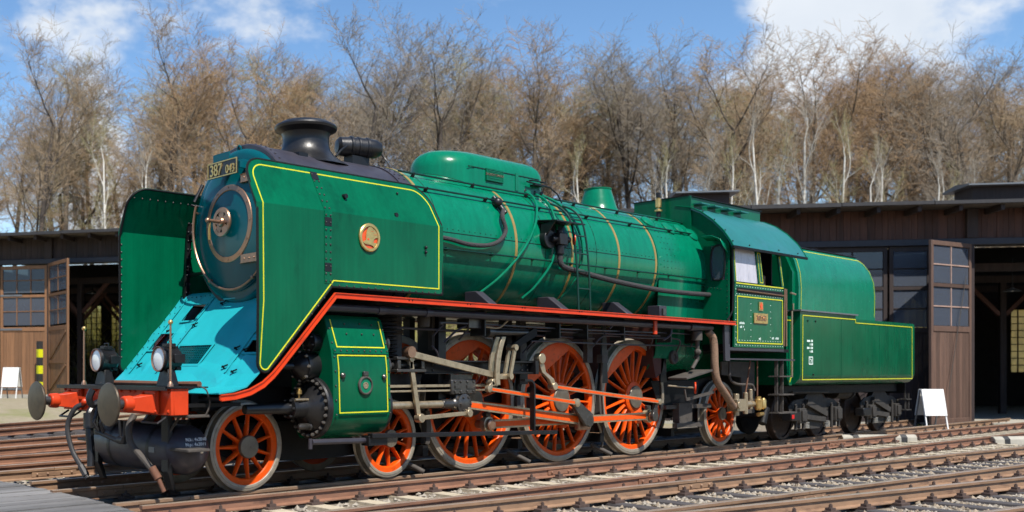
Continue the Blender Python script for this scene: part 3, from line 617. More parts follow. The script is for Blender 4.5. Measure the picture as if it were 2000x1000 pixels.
each('leaf_spring', [MB().rings([[(x - .5, s * .52 - .05, .52), (x, s * .52 - .05, .40), (x + .5, s * .52 - .05, .52), (x + .5, s * .52 - .05, .60), (x, s * .52 - .05, .54), (x - .5, s * .52 - .05, .60)], [(x - .5, s * .52 + .05, .52), (x, s * .52 + .05, .40), (x + .5, s * .52 + .05, .52), (x + .5, s * .52 + .05, .60), (x, s * .52 + .05, .54), (x - .5, s * .52 + .05, .60)]]) for x in (0, 2.1, 4.2) for s in (-1, 1)], 'frame_black', LOCO)
# --- smokebox and boiler ------------------------------------------
X_ = (1, 0, 0)
part('smokebox', MB().lathe([(-3.50, .93), (-3.50, 1.025), (-3.485, 1.04), (-3.36, 1.04), (-3.355, 1.03), (-1.42, 1.03), (-1.42, 1.045), (-1.201, 1.045), (-1.201, .9)], (0, 0, BZ), X_, 72), 'smokebox_black', LOCO)
pts, nr = [], []
for x in (-3.42, -1.36, -1.26):
    for k in range(60):
        a = k * 6; p = bo(a, x, 1.044 if x > -3 else 1.04); pts.append(p); nr.append(Vector((0, -math.cos(R_(a)), math.sin(R_(a)))))
part('rivets', MB().studs(pts, nr, .016, .014, 6), 'smokebox_black', LOCO, kind='stuff')
sf = part('smokebox_front', MB().lathe([(-3.46, .985), (-3.53, .972), (-3.56, .945), (-3.575, .90), (-3.575, .70)], (0, 0, BZ), X_, 72, cap=False), 'teal_shaded', LOCO)
dp = [(-3.55, .845), (-3.60, .835), (-3.615, .80)] + [(-3.615 - .10 * (1 - (r / .8) ** 2), r) for r in np.linspace(.74, .02, 14)]
dr = part('smokebox_door', MB().lathe(dp, (0, 0, BZ), X_, 72, cap=True), 'teal_shaded', LOCO)
part('door_ring', MB().lathe([(-3.65, .492), (-3.683, .490), (-3.690, .485), (-3.697, .425), (-3.692, .418), (-3.66, .416)], (0, 0, BZ + .02), X_, 64, cap=False).studs([(-3.694, .456 * math.cos(a), BZ + .02 + .456 * math.sin(a)) for a in np.arange(0, 6.28, .5236)], (-1, 0, 0), .012), 'bronze', dr)
hw = MB().lathe([(-3.785, .185), (-3.80, .178), (-3.80, .135), (-3.785, .13), (-3.77, .135), (-3.77, .178)], (0, 0, BZ + .03), X_, 36, cap=False).rings([[(-3.785, .185 * 0, 0)] * 3], cap=False) if False else MB().lathe([(-3.775, .183), (-3.79, .186), (-3.805, .178), (-3.805, .132), (-3.775, .13), (-3.775, .183)], (0, 0, BZ + .03), X_, 36, cap=False)
hw.lathe([(-3.70, .07), (-3.81, .062), (-3.83, .05)], (0, 0, BZ + .03), X_, 20)
for k in range(5):
    a = R_(72 * k + 18); c, s = math.cos(a), math.sin(a)
    pr = [(r * c - t * s, BZ + .03 + r * s + t * c) for r, t in ((.05, .045), (.14, .055), (.14, -.055), (.05, -.045))]
    hw.rings([[(x, p[0], p[1]) for p in pr] for x in (-3.80, -3.778)])
h = part('handwheel', hw, 'bronze', dr)
part('dart_handle', MB().cyl((-3.82, 0, BZ + .03), (-3.99, 0.02, BZ + .035), .022, n=10).sphere((-3.99, .02, BZ + .035), .034, 10, 6), 'bronze', dr)
part('dart_handle', MB().tube([(-3.95, .02, BZ + .03), (-3.96, .03, BZ - .08), (-3.95, .035, BZ - .2)], [.013, .015, .018], 8), 'brass', dr)
for z, yy0 in ((3.80, -.27), (2.80, -.27)):
    part('hinge_strap', MB().prism([(yy0, z - .04), (yy0 + .03, z - .055), (-.85, z - .05), (-.85, z + .06), (yy0 + .03, z + .055), (yy0, z + .04)], 'yz', -3.70, -3.655).studs([(-3.702, yy0 - .08 - .1 * k, z) for k in range(3)], (-1, 0, 0), .014), 'bronze', dr, bevel=.008)
hp = [(-3.66 + .02 * abs(math.sin(R_(a))), .85 * math.cos(R_(a)), BZ + .03 + .84 * math.sin(R_(a))) for a in np.arange(22, -186, -6)]
rl = part('door_handrail', MB().tube(hp, .017, 8), 'bronze', sf)
part('rail_knob', MB().sphere(hp[13], .032, 8, 6).cyl(hp[13], (-3.58, hp[13][1] * .95, hp[13][2] + .02), .014, n=6).sphere(hp[24], .032, 8, 6).cyl(hp[1], (-3.5, .9, hp[1][2]), .016, n=6), 'bronze', sf)
part('rod', MB().cyl((-3.62, .88, 3.66), (-3.5, .86, 3.9), .025, n=8).cyl((-3.66, .9, 3.62), (-3.45, .86, 3.6), .018, n=8), 'black', sf)
part('lifting_eye', MB().tube([(-3.5, .035, 4.16), (-3.52, .035, 4.25), (-3.52, 0, 4.28), (-3.52, -.035, 4.25), (-3.5, -.035, 4.16)], .014, 6), 'teal_shaded', sf)
# number plate
np_ = part('number_plate', MB().box(-3.775, -3.755, -.305, .325, 3.855, 4.05), 'black_gloss', LOCO, bevel=.004); np_['label'] = 'front number plate reading 387 043'
fr = MB()
for (a, b_, c, d) in ((-.305, .325, 3.855, 3.868), (-.305, .325, 4.037, 4.05), (-.305, -.292, 3.868, 4.037), (.312, .325, 3.868, 4.037)): fr.box(-3.784, -3.7755, a, b_, c, d)
part('frame', fr, 'brass', np_)
text('numerals', '387', .21, (-3.779, .145, 3.945), (0, -1, 0), (0, 0, 1), 'brass', np_, .006, xs=.86, bold=.0025)
text('numerals', '043', .15, (-3.779, -.165, 3.925), (0, -1, 0), (0, 0, 1), 'brass', np_, .006, xs=.88, bold=.002)
each('plate_bracket', [MB().prism([(-3.754, 3.9), (-3.754, 4.09), (-3.70, 4.13), (-3.52, 4.13), (-3.58, 3.9)], 'xz', .0, .03), MB().prism([(-3.754, 3.92), (-3.754, 4.0), (-3.56, 4.0), (-3.6, 3.92)], 'xz', -.34, -.30), MB().box(-3.75, -3.735, -.1, .25, 4.05, 4.16)], 'teal_shaded', np_)
# boiler barrel, firebox
bl = part('boiler', MB().lathe([(-1.2, .98), (-1.2, BR), (4.55, BR), (4.55, BR + .012), (4.6, BR + .012), (4.6, BR + .004), (6.2, BR + .02), (6.2, .5)], (0, 0, BZ), X_, 84), 'green_boiler', LOCO)
for x in (-1.16, .72, 2.10, 3.39, 4.5): part('boiler_band', MB().lathe([(x - .027, BR), (x - .025, BR + .006), (x + .025, BR + .006), (x + .027, BR)], (0, 0, BZ), X_, 84, cap=False), 'band_gold', bl)
pts, nr = [], []
for x in np.arange(-1.0, 4.5, .115):
    a = 6; pts.append(bo(a, x, BR)); nr.append(Vector(bo(a, 0, 1, 0)))
    a = 52
for a in range(-20, 60, 6):
    for x in np.arange(4.75, 6.15, .12):
        if rnd.random() < .93: pts.append(bo(a, x, BR + .008)); nr.append(Vector(bo(a, 0, 1, 0)))
part('rivets', MB().studs(pts, nr, .009, .006, 5), 'frame_black', bl, kind='stuff')
for s in (-1, 1):                                     # firebox sides going down to the running board and below
    fb = MB(); ys = [(s * (BR + .005) * math.cos(R_(a)), BZ + (BR + .005) * math.sin(R_(a))) for a in (8, 0, -8)] + [(s * 1.02, 2.6), (s * 1.0, 2.2), (s * .97, 1.7), (s * .8, 1.45)]
    fb.rings([[(x, y, z) for y, z in ys] for x in (4.62, 6.2)], closed=False)
    fs = part('firebox_side', fb, 'green_boiler', LOCO)
    sm_ = fs.modifiers.new('thick', 'SOLIDIFY'); sm_.thickness = .02
part('foundation_ring', MB().prism([(4.58, 2.22), (4.85, 2.2), (4.98, 1.7), (4.9, 1.4), (4.7, 1.3), (4.6, 1.6)], 'xz', -.93, .93), 'red_oxide', LOCO)
part('ash_pan', MB().prism([(4.75, 1.25), (6.4, 1.25), (6.3, .75), (5.1, .65)], 'xz', -.8, .8), 'frame_black', LOCO)
part('mud_plug', MB().lathe([(0, .12), (.05, .12), (.06, .1), (.05, .06), (.03, .05)], (5.16, -.97, 1.66), (0, -1, 0), 18), 'grey_dusty', LOCO)
# chimney, generator
part('chimney', MB().lathe([(4.12, .62), (4.20, .50), (4.24, .44), (4.30, .375), (4.36, .335), (4.44, .312), (4.54, .312), (4.585, .33), (4.615, .375), (4.635, .415), (4.665, .425), (4.69, .41), (4.70, .38), (4.715, .36), (4.735, .33), (4.735, .27), (4.5, .26)], (-2.42, 0, 0), (0, 0, 1), 48, cap=False), 'black_gloss', LOCO)
g = part('turbo_generator', MB().lathe([(-.33, .03), (-.32, .09), (-.28, .13), (-.14, .14), (-.13, .155), (-.10, .155), (-.09, .14), (-.03, .14), (-.02, .15), (.01, .15), (.02, .14), (.10, .14), (.11, .15), (.14, .15), (.15, .135), (.26, .13), (.33, .095), (.36, .04), (.365, .01)], (-1.50, -.04, 4.535), (.93, -.36, 0), 28), 'black_gloss', LOCO)
part('bracket', MB().box(-1.68, -1.36, -.12, .06, 4.2, 4.40), 'black', g); part('pipe', MB().tube(spline([(-2.1, -.25, 4.3), (-1.95, -.2, 4.42), (-1.8, -.14, 4.5)]), .014, 6).tube(spline([(-1.2, -.14, 4.5), (-1.12, -.2, 4.4), (-1.15, -.35, 4.22)]), .012, 6), 'black', g)
# streamlined dome casing
dm = MB(); prof = [(0.0, 4.0), (0.0, 4.44), (.012, 4.51), (.045, 4.59), (.11, 4.655), (.20, 4.70), (.33, 4.727), (.5, 4.74)]
def dome_outline(inset):
    w_, x0, x1 = .55 - inset, -.22 + inset, 2.13 - inset; out = []
    k = min(.55, 1.0); 
    for a in np.linspace(-90, -270, 15): out.append((x0 + .62 - inset * .1 + (.62 - inset * .1) * math.cos(R_(a)), w_ * math.sin(R_(a)) if True else 0))
    rr = max(.02, .22 - inset * .5)
    for a in np.linspace(90, 0, 6): out.append((x1 - rr + rr * math.cos(R_(a)), w_ - rr + rr * math.sin(R_(a))))
    for a in np.linspace(0, -90, 6): out.append((x1 - rr + rr * math.cos(R_(a)), -w_ + rr + rr * math.sin(R_(a))))
    return out
dm.rings([[(x, y, z) for x, y in dome_outline(min(i_, .49))] for i_, z in prof], True, True)
d_ = part('dome_casing', dm, 'green_boiler', LOCO, smooth=50)
part('seam_strap', MB().ribbon([(1.36, -.556, 4.2), (1.36, -.556, 4.47)], .07, (0, -1, 0), .004), 'green_boiler', d_)
part('rivets', MB().studs([(1.34, -.552, z) for z in np.arange(4.18, 4.45, .05)] + [(1.39, -.552, z) for z in np.arange(4.18, 4.45, .05)] + [(x, -.552, 4.43) for x in np.arange(.25, 1.95, .1)], (0, -1, 0), .009), 'frame_black', d_, kind='stuff')
bpl = part('builders_plate', MB().box(.62, 1.02, -.572, -.548, 4.265, 4.455), 'green', d_, bevel=.004)
text('lettering', 'ŠKODOVY ZÁVODY', .046, (.82, -.575, 4.365), (1, 0, 0), (0, 0, 1), 'bronze', bpl, .003)
part('lettering_rows', MB().box(.68, .96, -.576, -.571, 4.415, 4.422).box(.76, .88, -.576, -.571, 4.393, 4.399).box(.70, .94, -.576, -.571, 4.315, 4.322), 'green_boiler', bpl)
fr = MB(); fr.ribbon([(.635, -.573, 4.28), (1.005, -.573, 4.28), (1.005, -.573, 4.44), (.635, -.573, 4.44)], .008, (0, -1, 0), .004, True); part('frame', fr, 'green_boiler', bpl)
part('step', MB().tube([(1.68, -.55, 4.40), (1.70, -.65, 4.38), (1.94, -.65, 4.38), (1.96, -.55, 4.40)], .012, 6).box(1.69, 1.95, -.65, -.55, 4.32, 4.332), 'black', d_)
# flared skirt where the casing meets the boiler
sk = MB(); o1, o2 = dome_outline(-.004), dome_outline(-.07)
sk.rings([[(x, y, BZ + math.sqrt(max(.01, (BR + .005) ** 2 - y * y)) - .004) for x, y in o2], [(x, y, BZ + math.sqrt(max(.01, BR ** 2 - y * y)) + .03) for x, y in o1]], True, False)
part('skirt', sk, 'green_boiler', d_, smooth=60)
part('seam_line', MB().ribbon([(.22, -.5535, 4.438), (1.92, -.5535, 4.438)], .010, (0, -1, .2), .002), 'frame_black', d_)
part('seam_line', MB().tube([(x, y, BZ + math.sqrt(max(.01, BR ** 2 - y * y)) + .028) for x, y in o1[:15]] , .007, 5).tube([(x, -.556, 4.172) for x in (.26, 1.0, 1.92)], .007, 5), 'frame_black', d_)
part('cladding_seam', MB().ribbon([bo(3.5, x, BR + .0015) for x in (-1.1, 1.5, 4.5)], .008, Vector(bo(3.5, 0, 1, 0)), .002), 'frame_black', LOCO)
each('cladding_seam', [MB().tube([bo(a, x, BR - .001) for a in range(-60, 100, 8)], .006, 5) for x in (-.95, 1.42, 2.75, 5.25)], 'frame_black', LOCO)
# second dome, whistle, washout covers
part('safety_valve_cover', MB().lathe([(4.1, .42), (4.22, .39), (4.30, .33), (4.36, .315), (4.62, .235), (4.64, .245), (4.655, .245), (4.655, .21), (4.55, .2)], (4.35, 0, 0), (0, 0, 1), 36, cap=True), 'green_boiler', LOCO)
part('whistle', MB().lathe([(4.1, .035), (4.30, .03), (4.38, .03), (4.39, .07), (4.42, .07), (4.43, .035), (4.46, .03), (4.47, .055), (4.62, .055), (4.64, .03), (4.66, .025), (4.67, .04), (4.70, .03), (4.74, .012)], (5.93, -.25, 0), (0, 0, 1), 16), 'brass', LOCO)
part('whistle_stem', MB().cyl((5.93, -.25, 4.1), (5.93, -.25, 4.41), .042, n=12).cyl((5.93, -.25, 4.655), (5.93, -.25, 4.74), .045, n=10), 'black', LOCO)
for x, a in ((4.78, 47), (5.34, 42), (5.74, 43), (6.05, 38)):
    p = Vector(bo(a, x, BR)); n_ = Vector(bo(a, 0, 1, 0))
    part('washout_cover', MB().lathe([(-.01, .15), (.03, .145), (.06, .10), (.07, .02)], p, n_, 20), 'green_boiler', LOCO)
# --- smoke deflectors --------------------------------------------
ZC, TILT = 3.27, .55
def dfl(x, z, s=-1, off=0): return (x, s * (HW + off - max(0, z - ZC) * TILT), z)
def defl_outline(i=0):
    o = []
    o += [(-1.385 - i, 2.385 + i)] + [(-1.385 - i, 3.30)] + arc(-1.72, 3.50, .335 - i, 0, 90, 8)[1:] + [(-1.8, 3.835 - i)]
    o += arc(-4.13, 3.57, .265 - i, 90, 180, 8)[0:] + [(-4.395 + i, 3.2)] + [(-4.385 + i, 2.2)]
    o += arc(-4.28, 1.50, .105 - i * .4, 180, 300, 6) + [(-3.30 + i * .3, 2.385 + i)]
    return o
for s in (-1, 1):
    bm = bmesh.new(); vs_ = [bm.verts.new((x, 0, z)) for x, z in defl_outline()]; bm.faces.new(vs_)
    for zc in (ZC,): bmesh.ops.bisect_plane(bm, geom=bm.verts[:] + bm.edges[:] + bm.faces[:], plane_co=(0, 0, zc), plane_no=(0, 0, 1))
    bmesh.ops.triangulate(bm, faces=[f for f in bm.faces if len(f.verts) > 4])
    for v in bm.verts: v.co = dfl(v.co.x, v.co.z, s)
    me = bpy.data.meshes.new('smoke_deflector'); bm.to_mesh(me); bm.free()
    df = obj('smoke_deflector', me, 'green', LOCO); sm_ = df.modifiers.new('thick', 'SOLIDIFY'); sm_.thickness = .014; sm_.offset = 0
    df['label'] = 'near smoke deflector with yellow lining and round emblem' if s < 0 else 'far smoke deflector seen on its inner side'
    ol = defl_outline(.012)
    edge = [dfl(x, z, s) for x, z in ol]
    k0 = [i for i in range(len(ol))]
    part('edge_bead', MB().tube([Vector(p) for p in edge] + [Vector(edge[0])], .016, 6, False), 'frame_black', df)
    if s < 0:
        ly = []
        li = defl_outline(.085)
        for i, (x, z) in enumerate(li):
            ly.append((x, z)); x2, z2 = li[(i + 1) % len(li)]
            if (z - ZC) * (z2 - ZC) < 0: f = (ZC - z) / (z2 - z); ly.append((x + f * (x2 - x), ZC))
        part('yellow_lining', MB().ribbon([dfl(x, z, s, .0085) for x, z in ly], .0135, (0, -1, .12), .003, True), 'yellow', df)
        part('seam_strap', MB().ribbon([dfl(-3.36, z, s, .009) for z in (2.43, 2.9, ZC, 3.78)], .11, (0, -1, .1), .004), 'green', df)
        for z in (2.62, 3.15, 3.72): part('patch_plate', MB().ribbon([dfl(-3.36, z - .05, s, .013), dfl(-3.36, z + .05, s, .013)], .105, (0, -1, .1), .004), 'black', df)
        pts = [dfl(-3.36 + a * .035, z, s, .014) for z in np.arange(2.46, 3.80, .085) for a in (-1, 1)]
        part('rivets', MB().studs(pts, (0, -1, 0), .013, .012), 'steel_dark', df, kind='stuff')
        bot = [(-3.30 + (i / 16.) * 1.88, 2.415) for i in range(17)] + [(-3.32 - .86 * k / 9, 2.36 - .86 * k / 9 * 1.02) for k in range(1, 9)]
        part('rivets', MB().studs([dfl(x, z, s, .008) for x, z in bot], (0, -1, 0), .013, .01), 'steel_dark', df, kind='stuff')
        # round emblem: gilt ring, orange ground, winged head shape
        ec = Vector((-2.705, -HW - .008, 3.02)); N_ = (0, -1, 0)
        em = part('emblem', MB().lathe([(0, .172), (.018, .172), (.026, .162), (.026, .135), (.012, .13)], ec, N_, 40, cap=False), 'brass', df)
        part('emblem_ground', MB().lathe([(0, .140), (.008, .140)], ec, N_, 36), 'orange_emblem', em)
        e = lambda a, b_: (ec.x + a * .17, ec.z + b_ * .17)
        wing = [e(-.10, .74), e(-.22, .62), e(-.32, .40), e(-.36, .1), e(-.37, -.22), e(-.52, -.26), e(-.66, -.36), e(-.52, -.46), e(-.30, -.50), e(.0, -.50), e(.25, -.56), e(.42, -.66), e(.58, -.50), e(.70, -.34), e(.35, -.36), e(.36, -.20), e(.46, -.04), e(.60, .02), e(.76, .04), e(.74, .28), e(.62, .45), e(.46, .58), e(.25, .70), e(.05, .77)]
        part('emblem_figure', MB().prism(wing, 'xz', ec.y - .009, ec.y - .02), 'brass', em)
        part('emblem_detail', MB().lathe([(0, .014), (.003, .014)], (*e(-.16, -.13)[:1], ec.y - .0205, e(-.16, -.13)[1]), N_, 12).box(*[e(.10, 0)[0], e(.34, 0)[0]], ec.y - .023, ec.y - .0195, e(0, .44)[1], e(0, .46)[1]).box(*[e(.38, 0)[0], e(.68, 0)[0]], ec.y - .023, ec.y - .0195, e(0, .22)[1], e(0, .24)[1]), 'orange_emblem', em)
        part('hook', MB().sphere(dfl(-1.72, 2.98, s, .02), .022, 8, 6).sphere(dfl(-1.72, 2.92, s, .02), .02, 8, 6).sphere(dfl(-2.02, 3.66, s, .02), .016, 8, 6), 'black', df)
    else:
        part('rivets', MB().studs([dfl(x, z, s, -.01) for x, z in [(-4.36, 1.6 + .1 * k) for k in range(16)] + [(-4.3 + .12 * k, 3.70) for k in range(20)]], (0, -1, 0), .013, .01), 'steel_dark', df, kind='stuff')
        part('post', MB().prism([(-3.44, 2.42), (-3.36, 2.42), (-3.30, 3.66), (-3.36, 3.66)], 'xz', 1.40, 1.44).studs([(-3.41 + (z - 2.4) * .04, 1.398, z) for z in np.arange(2.5, 3.6, .12)] + [(-3.36 + (z - 2.4) * .04, 1.398, z) for z in np.arange(2.5, 3.6, .12)], (0, -1, 0), .018, .014), 'black', df)
        each('stay', [MB().cyl((-3.35, .98, 3.3), (-3.35, 1.43, 3.3), .025, n=8), MB().cyl((-2.2, .98, 3.3), (-2.2, 1.5, 3.3), .03, n=8), MB().cyl((-3.35, .9, 2.75), (-3.35, 1.43, 2.75), .025, n=8)], 'black', df)
each('deflector_stay', [MB().cyl((-2.2, -.98, 3.35), (-2.2, -1.5, 3.35), .03, n=8), MB().cyl((-3.0, -.95, 3.5), (-3.0, -1.45, 3.5), .03, n=8)], 'black', LOCO)
# --- running boards ----------------------------------------------
rbp = [(6.3, 2.285), (-3.26, 2.31), (-4.06, 1.50)] + [(-4.18, 1.385), (-4.32, 1.28), (-4.5, 1.20), (-4.7, 1.155), (-4.89, 1.14)]
for s in (-1, 1):
    y0, y1 = s * (HW + .025), s * .96
    def sw(a, b_, ya, yb, m, name):
        mb = MB(); rows = []
        for i, (x, z) in enumerate(rbp): rows.append([(x, ya, z + b_), (x, ya, z + a), (x, yb, z + a), (x, yb, z + b_)])
        mb.rings(rows); return part(name, mb, m, LOCO)
    rb = sw(-.035, -.012, y0 - s * .03, y1, 'frame_black', 'running_board')
    e1 = MB().rings([[(x, y0, z - .042), (x, y0, z + .018), (x, y0 - s * .022, z + .018), (x, y0 - s * .022, z - .042)] for x, z in rbp])
    e1.rings([[(x, y0 + s * .03, z - .048), (x, y0 + s * .03, z - .036), (x, y0 - s * .0, z - .036), (x, y0 - s * .0, z - .048)] for x, z in rbp])
    e1.rings([[(x, y0 + s * .012, z + .009), (x, y0 + s * .012, z + .020), (x, y0 - s * .02, z + .0205), (x, y0 - s * .02, z + .009)] for x, z in rbp])
    part('edge_angle', e1, 'red', rb)
    if s < 0: part('rivets', MB().studs([(x, y0, 2.297) for q in (-2.0, -.9, .25, 1.6, 3.3, 4.6) for x in (q - .03, q + .03)], (0, -1, 0), .011), 'frame_black', rb, kind='stuff')
for x in (-.05, 1.62, 3.36):                          # saddle brackets between board and boiler
    for s in (-1, 1):
        part('boiler_bracket', MB().prism([(s * 1.28, 2.32), (s * 1.28, 2.34), (s * 1.0, 2.545), (s * .8, 2.545), (s * .8, 2.32)], 'yz', x - .085, x + .085), 'smokebox_black', LOCO, bevel=.01)
part('expansion_pad', MB().box(4.28, 4.5, -1.25, -1.02, 2.3, 2.52), 'smokebox_black', LOCO, bevel=.01); part('lock', MB().box(4.34, 4.42, -1.28, -1.25, 2.36, 2.47), 'steel_dark', LOCO)
part('train_pipe', MB().tube([(-3.28, -1.40, 2.165), (5.7, -1.40, 2.175)], .05, 12).lathe([(0, .06), (.12, .06)], (-2.45, -1.40, 2.165), X_, 14).lathe([(0, .06), (.1, .06)], (-1.6, -1.40, 2.168), X_, 14).lathe([(0, .07), (.35, .07)], (4.95, -1.40, 2.175), X_, 14), 'smokebox_black', LOCO)
# --- teal apron ---------------------------------------------------
def ap(t, y):                                         # along the apron profile: t = x
    prof = [(-4.89, 1.165), (-4.70, 1.185), (-4.52, 1.235), (-4.36, 1.375), (-3.40, 2.435), (-3.33, 2.47), (-3.1, 2.48)]
    for (a, za), (b_, zb) in zip(prof, prof[1:]):
        if a - 1e-6 <= t <= b_ + 1e-6: return (t, y, za + (zb - za) * (t - a) / (b_ - a))
holes = [(-3.74, -3.525, .68, 1.02), (-4.09, -3.875, .92, 1.275), (-4.27, -4.035, -.20, .56), (-4.15, -4.0, -1.25, -.94), (-3.74, -3.525, -1.02, -.68)]
xs = sorted(set([-4.89, -4.70, -4.52, -4.36, -3.40, -3.33, -3.1] + [h_[k] for h_ in holes for k in (0, 1)]))
ys = sorted(set([-1.515, 1.515] + [h_[k] for h_ in holes for k in (2, 3)]))
mb = MB()
for i in range(len(xs) - 1):
    for j in range(len(ys) - 1):
        cx, cy_ = (xs[i] + xs[i + 1]) / 2, (ys[j] + ys[j + 1]) / 2
        if any(h_[0] < cx < h_[1] and h_[2] < cy_ < h_[3] for h_ in holes): continue
        mb.add([ap(xs[i], ys[j]), ap(xs[i + 1], ys[j]), ap(xs[i + 1], ys[j + 1]), ap(xs[i], ys[j + 1])], [(0, 1, 2, 3)])
me = mb.mesh('apron', 20); bm = bmesh.new(); bm.from_mesh(me); bmesh.ops.remove_doubles(bm, verts=bm.verts, dist=1e-4); bm.to_mesh(me); bm.free(); me.polygons.foreach_set('use_smooth', [False] * len(me.polygons))
apn = obj('apron', me, 'teal', LOCO); sm_ = apn.modifiers.new('thick', 'SOLIDIFY'); sm_.thickness = .016; sm_.offset = 1 if True else -1
apn['label'] = 'bright teal sloping apron with access openings below the smokebox'
AN = Vector((-.741, 0, .671))
def apo(x, y, o): return Vector(ap(x, y)) + AN * o
for y in (-.87, .44 + .2, 1.30): part('joint_strip', MB().ribbon([apo(-4.35, y, .018), apo(-3.42, y, .018)], .03, AN, .003), 'teal', apn)
for (a, b_, c, d) in holes[:2] + holes[3:]: part('opening_frame', MB().ribbon([apo(a, c, .018), apo(b_, c, .018), apo(b_, d, .018), apo(a, d, .018)], .028, AN, .003, True), 'teal', apn)
a, b_, c, d = holes[2]
gr = MB()
for y in np.arange(c, d + .001, .045): gr.bar(apo(a, y, .004), apo(b_, y, .004), .009, .009, AN)
for x in np.arange(a, b_ + .001, .02): gr.bar(apo(x, c, .005), apo(x, d, .005), .008, .009, AN)
part('grille', gr, 'teal_shaded', apn); part('opening_frame', MB().ribbon([apo(a, c, .018), apo(b_, c, .018), apo(b_, d, .018), apo(a, d, .018)], .035, AN, .003, True), 'teal', apn)
part('grab_handle', MB().tube([apo(-3.52, .02, 0), apo(-3.52, .02, .06), apo(-3.52, .13 + .14, .06), apo(-3.52, .27, 0)], .011, 6), 'teal', apn)
lt = MB()
for x, y in ((-4.27, 1.22), (-3.80, .62), (-4.1, -.72), (-4.12, -.92), (-3.78, -.93), (-4.35, -1.0), (-3.86, 1.16), (-3.55, .35), (-4.3, -.75)):
    lt.bar(apo(x, y, .024), apo(x + .02, y - .10, .034), .016, .012, AN).cyl(apo(x, y - .03, 0), apo(x, y - .03, .045), .012, n=6)
part('latch', lt, 'frame_black', apn)
part('rivets', MB().studs([apo(x, y, .016) for y in (1.46, 1.34, .67, -1.46) for x in np.arange(-4.3, -3.42, .085)] + [apo(-3.42, y, .016) for y in np.arange(-1.2, 1.4, .11)], AN, .009, .007), 'frame_black', apn, kind='stuff')
